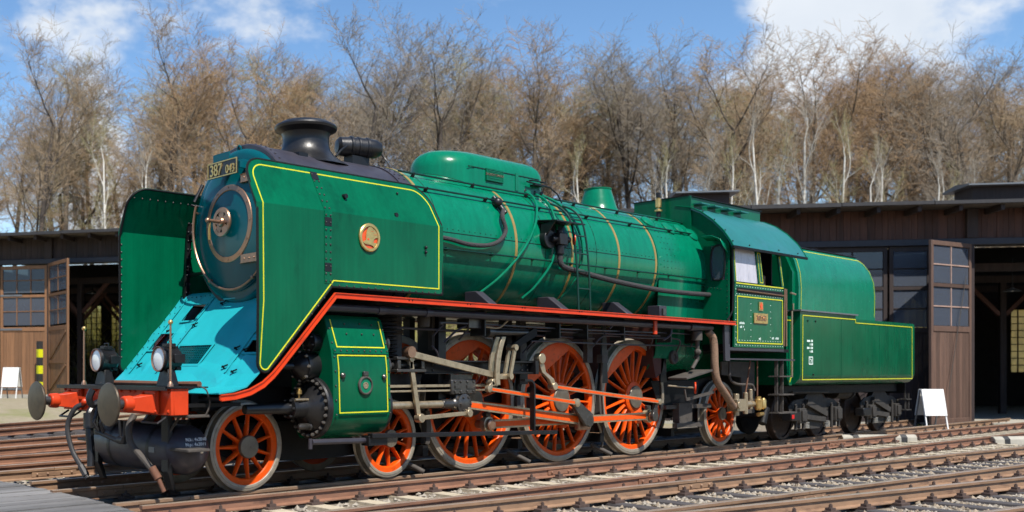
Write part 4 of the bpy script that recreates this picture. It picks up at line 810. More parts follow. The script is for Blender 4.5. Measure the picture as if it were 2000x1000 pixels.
# --- cylinders ----------------------------------------------------
def mir(pts, s): return [(x, s * abs(y) if y < 0 else -s * y, z) for x, y, z in pts]
CY, CZ = -1.12, .975
for s in (1, -1):                                     # s=1: near side
    q = lambda y: y * s
    pf = [(q(-.70), 2.10), (q(-1.27), 2.09), (q(-1.33), 2.04), (q(-1.455), 1.66), (q(-1.485), 1.45), (q(-1.495), 1.2)] + [(q(CY) + s * -.378 * math.cos(R_(a)), CZ + .378 * math.sin(R_(a))) for a in range(0, -100, -10)] + [(q(-.85), .6), (q(-.7), .8)]
    cj = part('cylinder_jacket', MB().prism(pf, 'yz', -3.24, -2.30), 'green', LOCO, smooth=35)
    cj['label'] = 'green cylinder casing with yellow lined panels'
    if s == 1:
        cj.modifiers.new('bevel', 'BEVEL').width = .012
        pp = lambda z: -1.33 - (2.04 - z) * .329 if z > 1.66 else (-1.455 - (1.66 - z) * .143 if z > 1.45 else -1.485 - (1.45 - z) * .04)
        def pan(x, z): return (x, pp(z) - .006, z)
        part('yellow_lining', MB().ribbon([pan(-3.17, 2.03), pan(-3.15, 1.70), pan(-2.37, 1.70), pan(-2.37, 2.03)], .014, (0, -1, .3), .003), 'yellow', cj)
        part('yellow_lining', MB().ribbon([pan(-3.16, 1.60), pan(-2.37, 1.60), pan(-2.37, 1.45), pan(-2.37, .92), pan(-3.16, .92), pan(-3.16, 1.45)], .014, (0, -1, .04), .003, True), 'yellow', cj)
        part('seam_strap', MB().ribbon([(-3.22, -1.463, 1.655), (-2.32, -1.463, 1.655)], .07, (0, -1, .15), .004), 'green', cj)
        part('rivets', MB().studs([(x, -1.468, 1.655) for x in np.arange(-3.2, -2.3, .095)] + [(-3.21, pp(z) - .003, z) for z in np.arange(.9, 2.0, .17)] + [pan(-2.95, 1.86), pan(-2.95, 1.98), pan(-2.7, 1.86), pan(-2.5, 1.86), pan(-2.5, 1.98), pan(-2.7, 1.99)] + [(-2.33, pp(z) - .003, z) for z in np.arange(.9, 2.0, .17)], (0, -1, 0), .012, .012), 'steel_dark', cj, kind='stuff')
        part('cap_nut', MB().lathe([(0, .035), (.02, .035), (.035, .02)], (-3.10, -1.492, 1.36), (0, -1, 0), 12).lathe([(0, .035), (.02, .035), (.035, .02)], (-2.42, -1.492, 1.34), (0, -1, 0), 12), 'steel_dark', cj)
        ec = Vector((-2.745, -1.499, 1.24))
        me_ = part('medallion', MB().lathe([(0, .115), (.022, .115), (.03, .105), (.03, .095), (.018, .09)], ec, (0, -1, 0), 32, cap=False), 'grey_dusty', cj)
        part('medallion_face', MB().lathe([(0, .098), (.014, .095)], ec, (0, -1, 0), 28), 'green_boiler', me_); part('medallion_boss', MB().lathe([(.01, .042), (.022, .04), (.022, .03), (.016, .028)], ec, (0, -1, 0), 20), 'steel', me_)
        part('medallion_mount', MB().box(-2.785, -2.705, -1.53, -1.49, 1.35, 1.41), 'steel_dark', me_, bevel=.01)
    c0 = (-3.24, q(CY), CZ)
    cv = part('cylinder_cover', MB().lathe([(.0, .375), (-.05, .375), (-.07, .36), (-.07, .30), (-.05, .29), (-.08, .26), (-.14, .17), (-.18, .13), (-.30, .11)], c0, X_, 40), 'black_gloss', LOCO)
    part('bolts', MB().studs([(-3.31, q(CY) + .33 * math.cos(a), CZ + .33 * math.sin(a)) for a in np.arange(0, 6.28, .2618)], (-1, 0, 0), .024, .04, 6), 'steel_bolt', cv, kind='stuff')
    part('tail_rod_tube', MB().lathe([(-.30, .085), (-.31, .125), (-.37, .125), (-.38, .07), (-1.02, .055), (-1.03, .04)], c0, X_, 20).studs([(-3.62, q(CY) + .105 * math.cos(a), CZ + .105 * math.sin(a)) for a in np.arange(0, 6.28, 1.047)], (-1, 0, 0), .018, .03), 'black_gloss', cv)
    each('stay_bolt', [MB().cyl((-3.4, q(CY) - s * .1, CZ + .1), (-3.6, q(CY) - s * .1, CZ + .1), .016, n=8), MB().cyl((-3.4, q(CY) + s * .1, CZ - .02), (-3.6, q(CY) + s * .1, CZ - .02), .016, n=8)], 'steel', cv)
    part('oil_cup', MB().lathe([(0, .014), (.05, .014), (.055, .035), (.1, .035), (.11, .02), (.13, .02)], (-3.46, q(CY), CZ + .11), (0, 0, 1), 10), 'brass', cv)
    part('relief_valve', MB().lathe([(0, .05), (.05, .05), (.06, .04), (.2, .038), (.22, .02)], (-3.3, q(CY) - s * .06, CZ - .22), (-1, 0, 0), 12), 'steel_dark', cv)
    part('valve_chest_cover', MB().lathe([(0, .165), (-.16, .165), (-.165, .185), (-.20, .185), (-.205, .165), (-.27, .12), (-.32, .06), (-.33, .045), (-.55, .04), (-.56, .03)], (-3.24, q(-1.12), 1.47), X_, 28), 'black_gloss', LOCO)
    part('bolts', MB().studs([(-3.442, q(-1.12) + .172 * math.cos(a), 1.47 + .172 * math.sin(a)) for a in np.arange(0, 6.28, .7854)], (-1, 0, 0), .022, .035), 'steel_bolt', cv, kind='stuff')
    part('bypass_valve', MB().lathe([(0, .10), (-.12, .10), (-.125, .12), (-.16, .12), (-.165, .1), (-.2, .05)], (-3.22, q(-1.2), 1.755), X_, 22).studs([(-3.385, q(-1.2) + .095 * math.cos(a), 1.755 + .095 * math.sin(a)) for a in np.arange(.3, 6.28, 1.047)], (-1, 0, 0), .018, .03), 'black_gloss', LOCO)
    part('cylinder_back', MB().lathe([(0, .36), (.05, .36), (.08, .28), (.14, .15), (.22, .1)], (-2.30, q(CY), CZ), X_, 32).studs([(-2.248, q(CY) + .32 * math.cos(a), CZ + .32 * math.sin(a)) for a in np.arange(0, 6.28, .3)], (1, 0, 0), .02, .03), 'black_gloss', LOCO)
    part('valve_chest_back', MB().lathe([(0, .165), (.16, .165), (.17, .185), (.2, .185), (.21, .12), (.3, .06)], (-2.30, q(-1.12), 1.47), X_, 26).lathe([(0, .1), (.12, .1), (.13, .12), (.16, .12), (.17, .06)], (-2.30, q(-1.2), 1.755), X_, 20), 'steel_dark', LOCO)
    part('drain_pipe', MB().tube([(-3.45, q(-1.34), .58), (-2.6, q(-1.36), .565), (-2.3, q(-1.36), .57)], .035, 10).cyl((-3.47, q(-1.34), .62), (-3.47, q(-1.34), .5), .025, n=8), 'smokebox_black', LOCO)
# --- motion (near side in full, far side the same parts) ----------
def rod(p, q_, w0, w1, t, name, parent, flute=True, e0=.1, e1=.1, m='steel'):
    p, q_ = Vector(p), Vector(q_); d = (q_ - p).normalized(); u = Vector((-d.z, 0, d.x)); Yv = Vector((0, 1, 0)); a, b_ = p + d * e0 * .6, q_ - d * e1 * .6
    def sec(c, w_): return [c + u * w_ / 2 - Yv * t / 2, c + u * w_ / 2 + Yv * t / 2, c - u * w_ / 2 + Yv * t / 2, c - u * w_ / 2 - Yv * t / 2]
    mb = MB().rings([sec(a, w0), sec(b_, w1)])
    for c, e in ((p, e0), (q_, e1)):
        if e: mb.lathe([(-t * .62, e * .92), (-t * .58, e), (t * .58, e), (t * .62, e * .92)], c, Yv, 22)
    o = part(name, mb, m, parent, bevel=0)
    if flute:
        fl = MB()
        for sy in (-1, 1): fl.rings([[c + u * w_ * .30 + Yv * sy * t * .51, c - u * w_ * .30 + Yv * sy * t * .51, c - u * w_ * .30 + Yv * sy * t * .55, c + u * w_ * .30 + Yv * sy * t * .55] for c, w_ in ((a + d * e0 * .5, w0), (b_ - d * e1 * .5, w1))])
        part('flute', fl, 'wheel_orange', o)
    return o
def motion(s):
    y = lambda v: v * s
    px = [(0 + PIN[0], RD + PIN[1]), (2.1 + PIN[0], RD + PIN[1]), (4.2 + PIN[0], RD + PIN[1])]
    for a, b_ in ((0, 1), (1, 2)): rod((px[a][0], y(-1.01), px[a][1]), (px[b_][0], y(-1.01), px[b_][1]), .125, .125, .07, 'coupling_rod', LOCO, e0=.115, e1=.115)
    for i, (x, z) in enumerate(px):
        part('crank_pin', MB().cyl((x, y(-.80), z), (x, y(-1.09 if i != 1 else -1.26), z), .062, n=16).lathe([(0, .085), (.025, .085), (.04, .06)], (x, y(-1.075 if i != 1 else -1.25), z), (0, -s, 0), 14), 'bronze', LOCO)
        part('oil_box', MB().box(x - .05, x + .05, min(y(-.98), y(-1.04)), max(y(-.98), y(-1.04)), z + .10, z + .18), 'steel_dark', LOCO, bevel=.008)
    mr = rod((-.60, y(-1.16), .965), (px[1][0], y(-1.16), px[1][1]), .11, .155, .075, 'connecting_rod', LOCO, e0=.08, e1=.15)
    part('big_end', MB().box(px[1][0] - .17, px[1][0] + .15, min(y(-1.115), y(-1.21)), max(y(-1.115), y(-1.21)), px[1][1] - .15, px[1][1] + .15), 'bronze', mr, bevel=.02)
    # return cranks and rods
    rc = (1.83, .935)
    part('return_crank', MB().rings([[(px[1][0] + a, y(-1.27) + b_ * .028, px[1][1] + c) for a, c, b_ in ((-.09, -.09, -1), (.09, .09, -1), (.09, .09, 1), (-.09, -.09, 1))], [(rc[0] + a, y(-1.27) + b_ * .028, rc[1] + c) for a, c, b_ in ((-.05, -.05, -1), (.05, .05, -1), (.05, .05, 1), (-.05, -.05, 1))]]).lathe([(-.03, .1), (.03, .1)], (px[1][0], y(-1.27), px[1][1]), (0, 1, 0), 18), 'steel_dark', LOCO, bevel=.01)
    rod((-.22, y(-1.31), 1.17), (rc[0], y(-1.31), rc[1]), .055, .065, .045, 'eccentric_rod', LOCO, e0=.05, e1=.065)
    p3 = (4.37, .90)
    part('return_crank', MB().rings([[(px[2][0] + a, y(-1.13) + b_ * .025, px[2][1] + c) for a, c, b_ in ((-.06, .07, -1), (.06, -.05, -1), (.06, -.05, 1), (-.06, .07, 1))], [(p3[0] + a, y(-1.13) + b_ * .025, p3[1] + c) for a, c, b_ in ((-.03, .035, -1), (.03, -.025, -1), (.03, -.025, 1), (-.03, .035, 1))]]).lathe([(-.03, .09), (.03, .09)], (px[2][0], y(-1.13), px[2][1]), (0, 1, 0), 16), 'steel_dark', LOCO, bevel=.008)
    rod((1.37, y(-1.18), 1.19), (p3[0], y(-1.18), p3[1]), .06, .06, .045, 'lubricator_rod', LOCO, e0=.05, e1=.05)
    part('rocking_arm', MB().rings([[(1.12 + a, y(-1.16 + b_), 1.58) for a, b_ in ((-.06, -.03), (.06, -.03), (.06, .03), (-.06, .03))], [(1.20 + a, y(-1.16 + b_), 1.40) for a, b_ in ((-.05, -.03), (.05, -.03), (.05, .03), (-.05, .03))], [(1.30 + a, y(-1.22 + b_), 1.30) for a, b_ in ((-.06, -.03), (.06, -.03), (.06, .03), (-.06, .03))], [(1.37 + a, y(-1.22 + b_), 1.19) for a, b_ in ((-.05, -.03), (.05, -.03), (.05, .03), (-.05, .03))]]).lathe([(-.06, .08), (.05, .08)], (1.12, y(-1.16), 1.6), (0, 1, 0), 16).lathe([(-.06, .06), (.05, .06)], (1.37, y(-1.21), 1.19), (0, 1, 0), 14), 'steel', LOCO, bevel=.008)
    # crosshead, slide bars, piston rod
    part('piston_rod', MB().lathe([(0, .05), (1.25, .05)], (-2.1, y(CY), .968), X_, 18), 'steel', LOCO)
    ch = part('crosshead', MB().box(-.86, -.36, y(CY) - .085, y(CY) + .085, 1.10, 1.30).lathe([(0, .06), (.2, .07), (.22, .09), (.28, .09)], (-.98, y(CY), .968), X_, 18).box(-.74, -.46, y(CY) - .06, y(CY) + .06, .88, 1.10), 'steel_dark', LOCO, bevel=.015)
    part('wrist_pin', MB().lathe([(0, .14), (.03, .14), (.045, .1), (.06, .06)], (-.60, y(CY - .06), .965), (0, -s, 0), 22).studs([(-.60 + .1 * math.cos(a), y(CY - .10), .965 + .1 * math.sin(a)) for a in np.arange(0, 6.28, 1.047)], (0, -s, 0), .018, .03), 'steel_dark', ch)
    part('slipper_bolts', MB().studs([(x, y(CY - .085), z) for x in (-.80, -.68, -.55, -.42) for z in (1.14, 1.27)], (0, -s, 0), .018, .02).box(-.80, -.68, min(y(CY - .085), y(CY - .10)), max(y(CY - .085), y(CY - .10)), 1.18, 1.22).box(-.56, -.44, min(y(CY - .085), y(CY - .10)), max(y(CY - .085), y(CY - .10)), 1.18, 1.22).box(-.84, -.40, y(CY) - .05, y(CY) + .05, 1.30, 1.37), 'steel_dark', ch)
    part('slide_bar', MB().box(-2.1, .15, y(CY) - .06, y(CY) + .06, 1.20, 1.235).box(-2.1, .15, y(CY) - .06, y(CY) + .06, 1.14, 1.165), 'steel', LOCO, bevel=.004)
    # valve gear
    part('union_link', MB().bar((-1.50, y(-1.22), .80), (-.56, y(-1.22), .84), .05, .055).lathe([(-.05, .06), (.05, .06)], (-1.50, y(-1.22), .80), (0, 1, 0), 14).lathe([(-.05, .055), (.05, .055)], (-.55, y(-1.22), .84), (0, 1, 0), 14).box(-.57, -.52, y(-1.22) - .03, y(-1.22) + .03, .84, .92), 'steel', LOCO, bevel=.006)
    part('combination_lever', MB().bar((-1.50, y(-1.20), .80), (-1.66, y(-1.20), 1.58), .04, .075).lathe([(-.045, .05), (.045, .05)], (-1.66, y(-1.2), 1.58), (0, 1, 0), 12), 'steel', LOCO, bevel=.006)
    part('valve_guide', MB().box(-1.92, -1.38, y(-1.12) - .11, y(-1.12) + .11, 1.40, 1.44).box(-1.92, -1.38, y(-1.12) - .11, y(-1.12) + .11, 1.56, 1.60).cyl((-2.1, y(-1.12), 1.49), (-1.35, y(-1.12), 1.49), .04).box(-1.90, -1.84, y(-1.12) - .1, y(-1.12) + .1, 1.44, 1.56).box(-1.68, -1.62, y(-1.12) - .1, y(-1.12) + .1, 1.44, 1.56).box(-1.46, -1.40, y(-1.12) - .1, y(-1.12) + .1, 1.44, 1.56), 'steel_dark', LOCO, bevel=.008)
    part('guide_bracket', MB().prism([(-2.15, 1.38), (-1.3, 1.38), (-1.36, 1.24), (-2.0, 1.16), (-2.15, 1.2)], 'xz', y(-1.02), y(-1.08)), 'frame_black', LOCO)
    part('radius_rod', MB().bar((-1.66, y(-1.25), 1.63), (.05, y(-1.25), 1.345), .045, .085).box(-.02, .30, y(-1.25) - .025, y(-1.25) + .025, 1.30, 1.375), 'steel', LOCO, bevel=.006)
    part('radius_rod_end', MB().lathe([(-.06, .075), (.06, .075)], (-1.70, y(-1.22), 1.66), (0, 1, 0), 16), 'bronze', LOCO)
    lk_ = MB(); pr = [(.10 - .06 * (1 - ((z - 1.55) / .35) ** 2) - (1.9 - z) * .18, z) for z in np.linspace(1.90, 1.22, 10)]
    for yy_ in (-1.20, -1.31): lk_.rings([[(x - .045, y(yy_) - .018, z), (x + .045, y(yy_) - .018, z), (x + .045, y(yy_) + .018, z), (x - .045, y(yy_) + .018, z)] for x, z in pr])
    lk_.lathe([(-.06, .05), (.06, .05)], (-.10, y(-1.255), 1.26), (0, 1, 0), 14).bar((-.10, y(-1.30), 1.26), (-.22, y(-1.30), 1.17), .03, .06)
    part('expansion_link', lk_, 'steel', LOCO, bevel=.006)
    part('lifting_link', MB().bar((.37, y(-1.30), 1.75), (.26, y(-1.30), 1.34), .03, .055).bar((.37, y(-1.20), 1.75), (.26, y(-1.20), 1.34), .03, .055).lathe([(-.08, .045), (.08, .045)], (.37, y(-1.25), 1.75), (0, 1, 0), 12).lathe([(-.08, .045), (.08, .045)], (.26, y(-1.25), 1.34), (0, 1, 0), 12), 'steel', LOCO)
    part('lifting_arm', MB().rings([[(.37, y(-1.27), 1.71), (.37, y(-1.27), 1.80), (.37, y(-1.22), 1.80), (.37, y(-1.22), 1.71)], [(.92, y(-1.27), 1.93), (.92, y(-1.27), 2.07), (.92, y(-1.22), 2.07), (.92, y(-1.22), 1.93)]]), 'frame_black', LOCO)
    part('reversing_shaft', MB().cyl((-.12, y(-1.22), 1.96), (.75, y(-1.22), 1.97), .045).lathe([(-.06, .075), (.06, .075)], (-.10, y(-1.22), 1.96), X_, 14), 'steel_dark', LOCO)
    # motion bracket beam
    mbk = part('motion_bracket', MB().box(-1.34, 1.04, y(-1.08), y(-1.05), 1.40, 1.535).box(-1.34, 1.04, min(y(-1.03), y(-1.16)), max(y(-1.03), y(-1.16)), 1.535, 1.56).box(-1.34, 1.04, min(y(-1.03), y(-1.16)), max(y(-1.03), y(-1.16)), 1.375, 1.40).box(.98, 1.06, min(y(-1.0), y(-1.2)), max(y(-1.0), y(-1.2)), 1.37, 1.57).box(-.95, -.8, min(y(-1.05), y(-.65)), max(y(-1.05), y(-.65)), .9, 2.2), 'black', LOCO, bevel=.006)
    part('rivets', MB().studs([(x, y(-1.082), z) for x in (-1.25, -1.1, -.4, .2, .8, .93) for z in (1.43, 1.505)], (0, -s, 0), .018, .016), 'steel_dark', mbk, kind='stuff')
    part('hanger', MB().box(.5, .62, y(-1.05), y(-.9), 1.56, 2.26) if s > 0 else MB().box(.5, .62, .9, 1.05, 1.56, 2.26), 'frame_black', LOCO)
    # long foot bar with hoop
    part('foot_bar', MB().bar((-2.60, y(-1.44), .625), (1.12, y(-1.44), .525), .09, .055).box(-2.62, -2.3, min(y(-1.44), y(-1.3)), max(y(-1.44), y(-1.3)), .5, .62), 'black', LOCO, bevel=.006)
    hp_ = [(.66, .57), (.66, 1.18)] + arc(.54, 1.18, .12, 0, 90, 6)[1:] + [(.42, 1.30)]
    part('hoop', MB().rings([[(x + (0 if k < 9 else 0), y(-1.40) + a, z) if False else (x + b_ * .0, y(-1.40) + a, z) for a, b_ in ((-.04, 0), (.04, 0))] + [(hp_[k][0] - .03 * math.cos(min(1, max(0, k - 1) / 6) * math.pi / 2), y(-1.40) + a, hp_[k][1] - .03 * math.sin(min(1, max(0, k - 1) / 6) * math.pi / 2)) for a in (.04, -.04)] for k, (x, z) in enumerate(hp_)]), 'black', LOCO, smooth=25)
motion(1); motion(-1)
part('lubricator', MB().box(-.62, -.28, -1.3, -1.08, 2.0, 2.13).cyl((-.55, -1.2, 2.13), (-.55, -1.2, 2.2), .03).box(-.66, -.24, -1.22, -1.16, 2.13, 2.145), 'steel_dark', LOCO, bevel=.008)
part('oil_pipe', MB().tube(spline([(-.28, -1.25, 2.03), (0.0, -1.3, 2.02), (.12, -1.34, 2.1), (.22, -1.36, 2.16), (.6, -1.37, 2.17), (3.4, -1.38, 2.13)]), .014, 6), 'steel', LOCO)
part('oil_pipe', MB().tube(spline([(-.62, -1.25, 2.03), (-.8, -1.22, 1.95), (-.95, -1.15, 1.8)]), .016, 6).tube(spline([(-1.25, -1.2, 1.75), (-1.18, -1.22, 1.68), (-1.12, -1.2, 1.6)]), .014, 6).tube([(-2.0, -1.1, 1.98), (2.6, -1.1, 1.93)], .018, 6), 'smokebox_black', LOCO)
each('spring_hanger', [MB().box(2.6, 2.74, -.98, -.9, 1.55, 2.2), MB().box(.9, 1.0, -.98, -.9, 1.6, 2.2), MB().box(-1.0, -.88, -.98, -.9, 1.7, 2.2)], 'grey_dusty', LOCO)
part('pipe_bracket', MB().box(3.75, 3.83, -1.47, -1.44, 2.02, 2.24), 'red', LOCO)
part('oil_pipe', MB().tube(spline([(2.6, -1.38, 2.08), (2.72, -1.38, 2.14), (3.0, -1.38, 2.15), (4.3, -1.38, 2.16), (4.42, -1.38, 2.1), (4.35, -1.38, 2.0), (4.2, -1.36, 1.93)]), .016, 6).tube([(2.5, -1.36, 2.0), (4.1, -1.36, 2.0)], .012, 6), 'smokebox_black', LOCO)
for x0, x1, y, z in ((-1.2, 5.4, -1.28, 2.06), (-.6, 4.2, -1.20, 2.02), (.9, 5.8, -1.12, 1.86), (2.4, 4.9, -1.30, 1.97)):
    part('conduit', MB().tube(spline([(x0, y + .1, z - .18), (x0 + .08, y, z - .04), (x0 + .3, y, z), ((x0 + x1) / 2, y, z - .012), (x1 - .3, y, z), (x1 - .06, y, z - .05), (x1, y + .1, z - .22)], 5), .013, 6), 'smokebox_black', LOCO)
each('pipe_hanger', [MB().box(x - .012, x + .012, -1.36, -1.10, 1.90, 2.25) for x in (-.35, 1.35, 2.05, 3.05, 4.45, 5.35)], 'black', LOCO)
each('frame_stay', [MB().prism([(x - .10, 1.22), (x + .10, 1.22), (x + .04, 2.24), (x - .04, 2.24)], 'xz', -.93, -.90) for x in (1.05, 3.15, 4.95)], 'black', LOCO)
part('sand_ejector', MB().box(2.86, 3.02, -1.08, -.98, 1.55, 1.68).tube(spline([(2.94, -1.03, 1.55), (2.98, -.98, 1.2), (3.16, -.9, .6), (3.2, -.85, .18)]), .018, 6), 'grey_dusty', LOCO)
ap_ = part('air_pump', MB().lathe([(1.5, .14), (1.9, .14), (1.92, .16), (1.96, .16), (1.98, .14), (2.2, .14)], (-1.55, -.75, 0), (0, 0, 1), 18).lathe([(0, .08), (.1, .09), (.2, .07)], (-1.35, -1.15, 2.0), (0, 0, 1), 12), 'grey_dusty', LOCO)
part('cooling_fin', MB().lathe([v for z in np.arange(1.55, 2.15, .05) for v in ((z, .15), (z + .012, .22), (z + .024, .22), (z + .036, .15))], (-1.95, -.95, 0), (0, 0, 1), 16), 'frame_black', ap_)
for x, z, yy0 in ((1.02, .78, -.86), (3.15, .78, -.86), (-.95, .62, -.86)):
    bs0 = part('brake_shoe', MB().prism([(x - .05, z - .2), (x + .03, z - .2), (x + .06, z), (x + .03, z + .25), (x - .05, z + .25), (x - .03, z)], 'xz', yy0, yy0 + .1), 'grey_dusty', LOCO)
    part('brake_hanger', MB().cyl((x, yy0 + .05, z + .2), (x + .05, yy0 + .05, z + .8), .025), 'frame_black', bs0)
each('guard_rod', [MB().cyl((x, -.7, .22), (x + .22, -.95, .05), .035) for x in (-1.35, .95, 3.1)], 'grey_dusty', LOCO)
# --- boiler fittings, near side -----------------------------------
for a, x0, x1, r in ((55, -1.3, 6.2, BR + .05), (37, -1.3, 6.2, BR + .05)):
    part('handrail', MB().tube([bo(a, x, r) for x in np.linspace(x0, x1, 8)], .014, 8), 'green_shaded', LOCO)
    each('rail_knob', [MB().studs([bo(a, x, BR)], [Vector(bo(a, 0, 1, 0))], .028, .07, 8) for x in np.arange(x0 + .3, x1, 1.25)], 'black', LOCO)
part('handrail', MB().tube([bo(-9, x, BR + .05) for x in np.linspace(-1.2, 6.2, 8)], .012, 8), 'green_shaded', LOCO)
each('rail_knob', [MB().studs([bo(-9, x, BR)], [Vector(bo(-9, 0, 1, 0))], .024, .06, 8) for x in np.arange(-.8, 6, .95)], 'green', LOCO)
cl_ = part('check_valve', MB().sphere(bo(34, .45, BR + .06), .075, 12, 8).cyl(bo(34, .45, BR), bo(34, .45, BR + .1), .05).cyl(bo(40, .45, BR + .05), bo(24, .5, BR + .07), .04), 'black', LOCO)
part('feed_pipe', MB().tube(spline([bo(28, .5, BR + .07), bo(20, .40, BR + .07), bo(10, .42, BR + .06), bo(2, .28, BR + .06), bo(-3, 0, BR + .06), bo(-4, -.4, BR + .06), bo(-2, -.8, BR + .06), bo(-1, -1.3, BR + .06)], 8), .031, 10), 'lag', LOCO)
part('sand_pipe', MB().tube(spline([bo(60, 1.58, BR + .05), bo(50, 1.55, BR + .06), bo(35, 1.40, BR + .05), bo(15, 1.12, BR + .05), bo(-5, .78, BR + .05), bo(-25, .42, BR + .05), bo(-42, .12, BR + .05)], 6), .020, 8), 'green_boiler', LOCO)
part('sand_pipe', MB().tube(spline([bo(60, 1.82, BR + .05), bo(48, 1.84, BR + .06), bo(30, 1.76, BR + .05), bo(12, 1.66, BR + .05), bo(-10, 1.52, BR + .05), bo(-30, 1.30, BR + .05), bo(-42, 1.15, BR + .05)], 6), .020, 8), 'green_boiler', LOCO)
part('sand_pipe', MB().tube(spline([bo(60, 2.0, BR + .05), bo(48, 2.12, BR + .06), bo(36, 2.22, BR + .05), bo(20, 2.28, BR + .05), bo(0, 2.3, BR + .05), bo(-25, 2.2, BR + .05), bo(-42, 2.05, BR + .05)], 6), .020, 8), 'green_boiler', LOCO)
for x in (1.58, 1.82, 2.0): part('sand_valve', MB().sphere(bo(62, x, BR + .05), .05, 10, 6).cyl(bo(62, x, BR), bo(66, x + .06, BR + .17), .022), 'black', LOCO)
part('sand_linkage', MB().tube([(1.55, -.60, 4.36), (2.1, -.62, 4.33), (2.28, -.64, 4.24), (2.34, -.68, 4.1)], .013, 6), 'black', LOCO)
sh_ = part('valve_shelf', MB().prism([(-.92, 3.68), (-1.34, 3.64), (-1.34, 3.66), (-.92, 3.70)], 'yz', 1.3, 2.02).prism([(-1.05, 3.62), (-1.30, 3.645), (-1.02, 3.3)], 'yz', 1.31, 1.335), 'black', LOCO)
part('valve_recess_plate', MB().lathe([(BR + .002, .001)], (0, 0, 0), X_, 3, cap=False) if False else MB().rings([[bo(a, x, BR + .012) for a in (4, 10, 16, 22)] for x in (1.34, 1.95)], False), 'black', LOCO)  # black plate standing in for the dark recess under the shelf
iv = part('injector_valve', MB().cyl((1.42, -1.02, 3.40), (1.42, -1.14, 3.40), .14, n=20).cyl((1.42, -1.16, 3.40), (1.85, -1.16, 3.42), .05).box(1.52, 1.72, -1.24, -1.08, 3.32, 3.50).cyl((1.62, -1.16, 3.32), (1.62, -1.16, 3.18), .065).cyl((1.62, -1.16, 3.50), (1.62, -1.16, 3.55), .045), 'black', LOCO, bevel=.01)
part('valve_wheel', MB().lathe([(-.008, .085), (.008, .085), (.01, .075), (.008, .065), (-.008, .065), (-.01, .075), (-.008, .085)], (1.93, -1.2, 3.43), (.75, -.66, 0), 20, cap=False).cyl((1.93 - .0, -1.2, 3.36), (1.93, -1.2, 3.50), .008, n=6).cyl((1.88, -1.25, 3.43), (1.98, -1.15, 3.43), .008, n=6), 'red', iv)
part('steam_pipe', MB().tube(spline([(1.62, -1.16, 3.2), (1.63, -1.17, 3.05), (1.75, -1.17, 2.99), (2.2, -1.15, 2.95), (3.1, -1.13, 2.87), (4.4, -1.12, 2.80), (5.4, -1.12, 2.79), (6.2, -1.13, 2.80)], 6), .042, 10), 'lag', LOCO)
ld = part('boiler_ladder', MB().tube(spline([(1.93, -1.28, 2.33), (1.93, -1.25, 3.0), (1.93, -1.20, 3.45), (1.93, -1.12, 3.75), (1.90, -.98, 3.93), (1.84, -.82, 4.02)], 5), .017, 8).tube(spline([(2.24, -1.28, 2.33), (2.24, -1.25, 3.0), (2.24, -1.20, 3.45), (2.24, -1.12, 3.75), (2.22, -.98, 3.93), (2.16, -.82, 4.02)], 5), .016, 8), 'green_shaded', LOCO)
for z, yy0 in ((2.68, -1.265), (2.95, -1.25), (3.22, -1.23), (3.50, -1.19), (3.76, -1.11)): part('rung', MB().cyl((1.93, yy0, z), (2.24, yy0, z), .012, n=6), 'green_shaded', ld)
part('conduit', MB().tube([bo(62, -1.4, 1.02), bo(58, -2.2, 1.0), bo(62, -2.9, 1.0)], .012, 6).tube(spline([bo(86, -3.3, 1.02), bo(75, -3.05, 1.02), bo(68, -2.9, 1.02)]), .014, 6).box(-2.95, -2.8, -.5, -.36, 4.14, 4.2), 'black', LOCO)
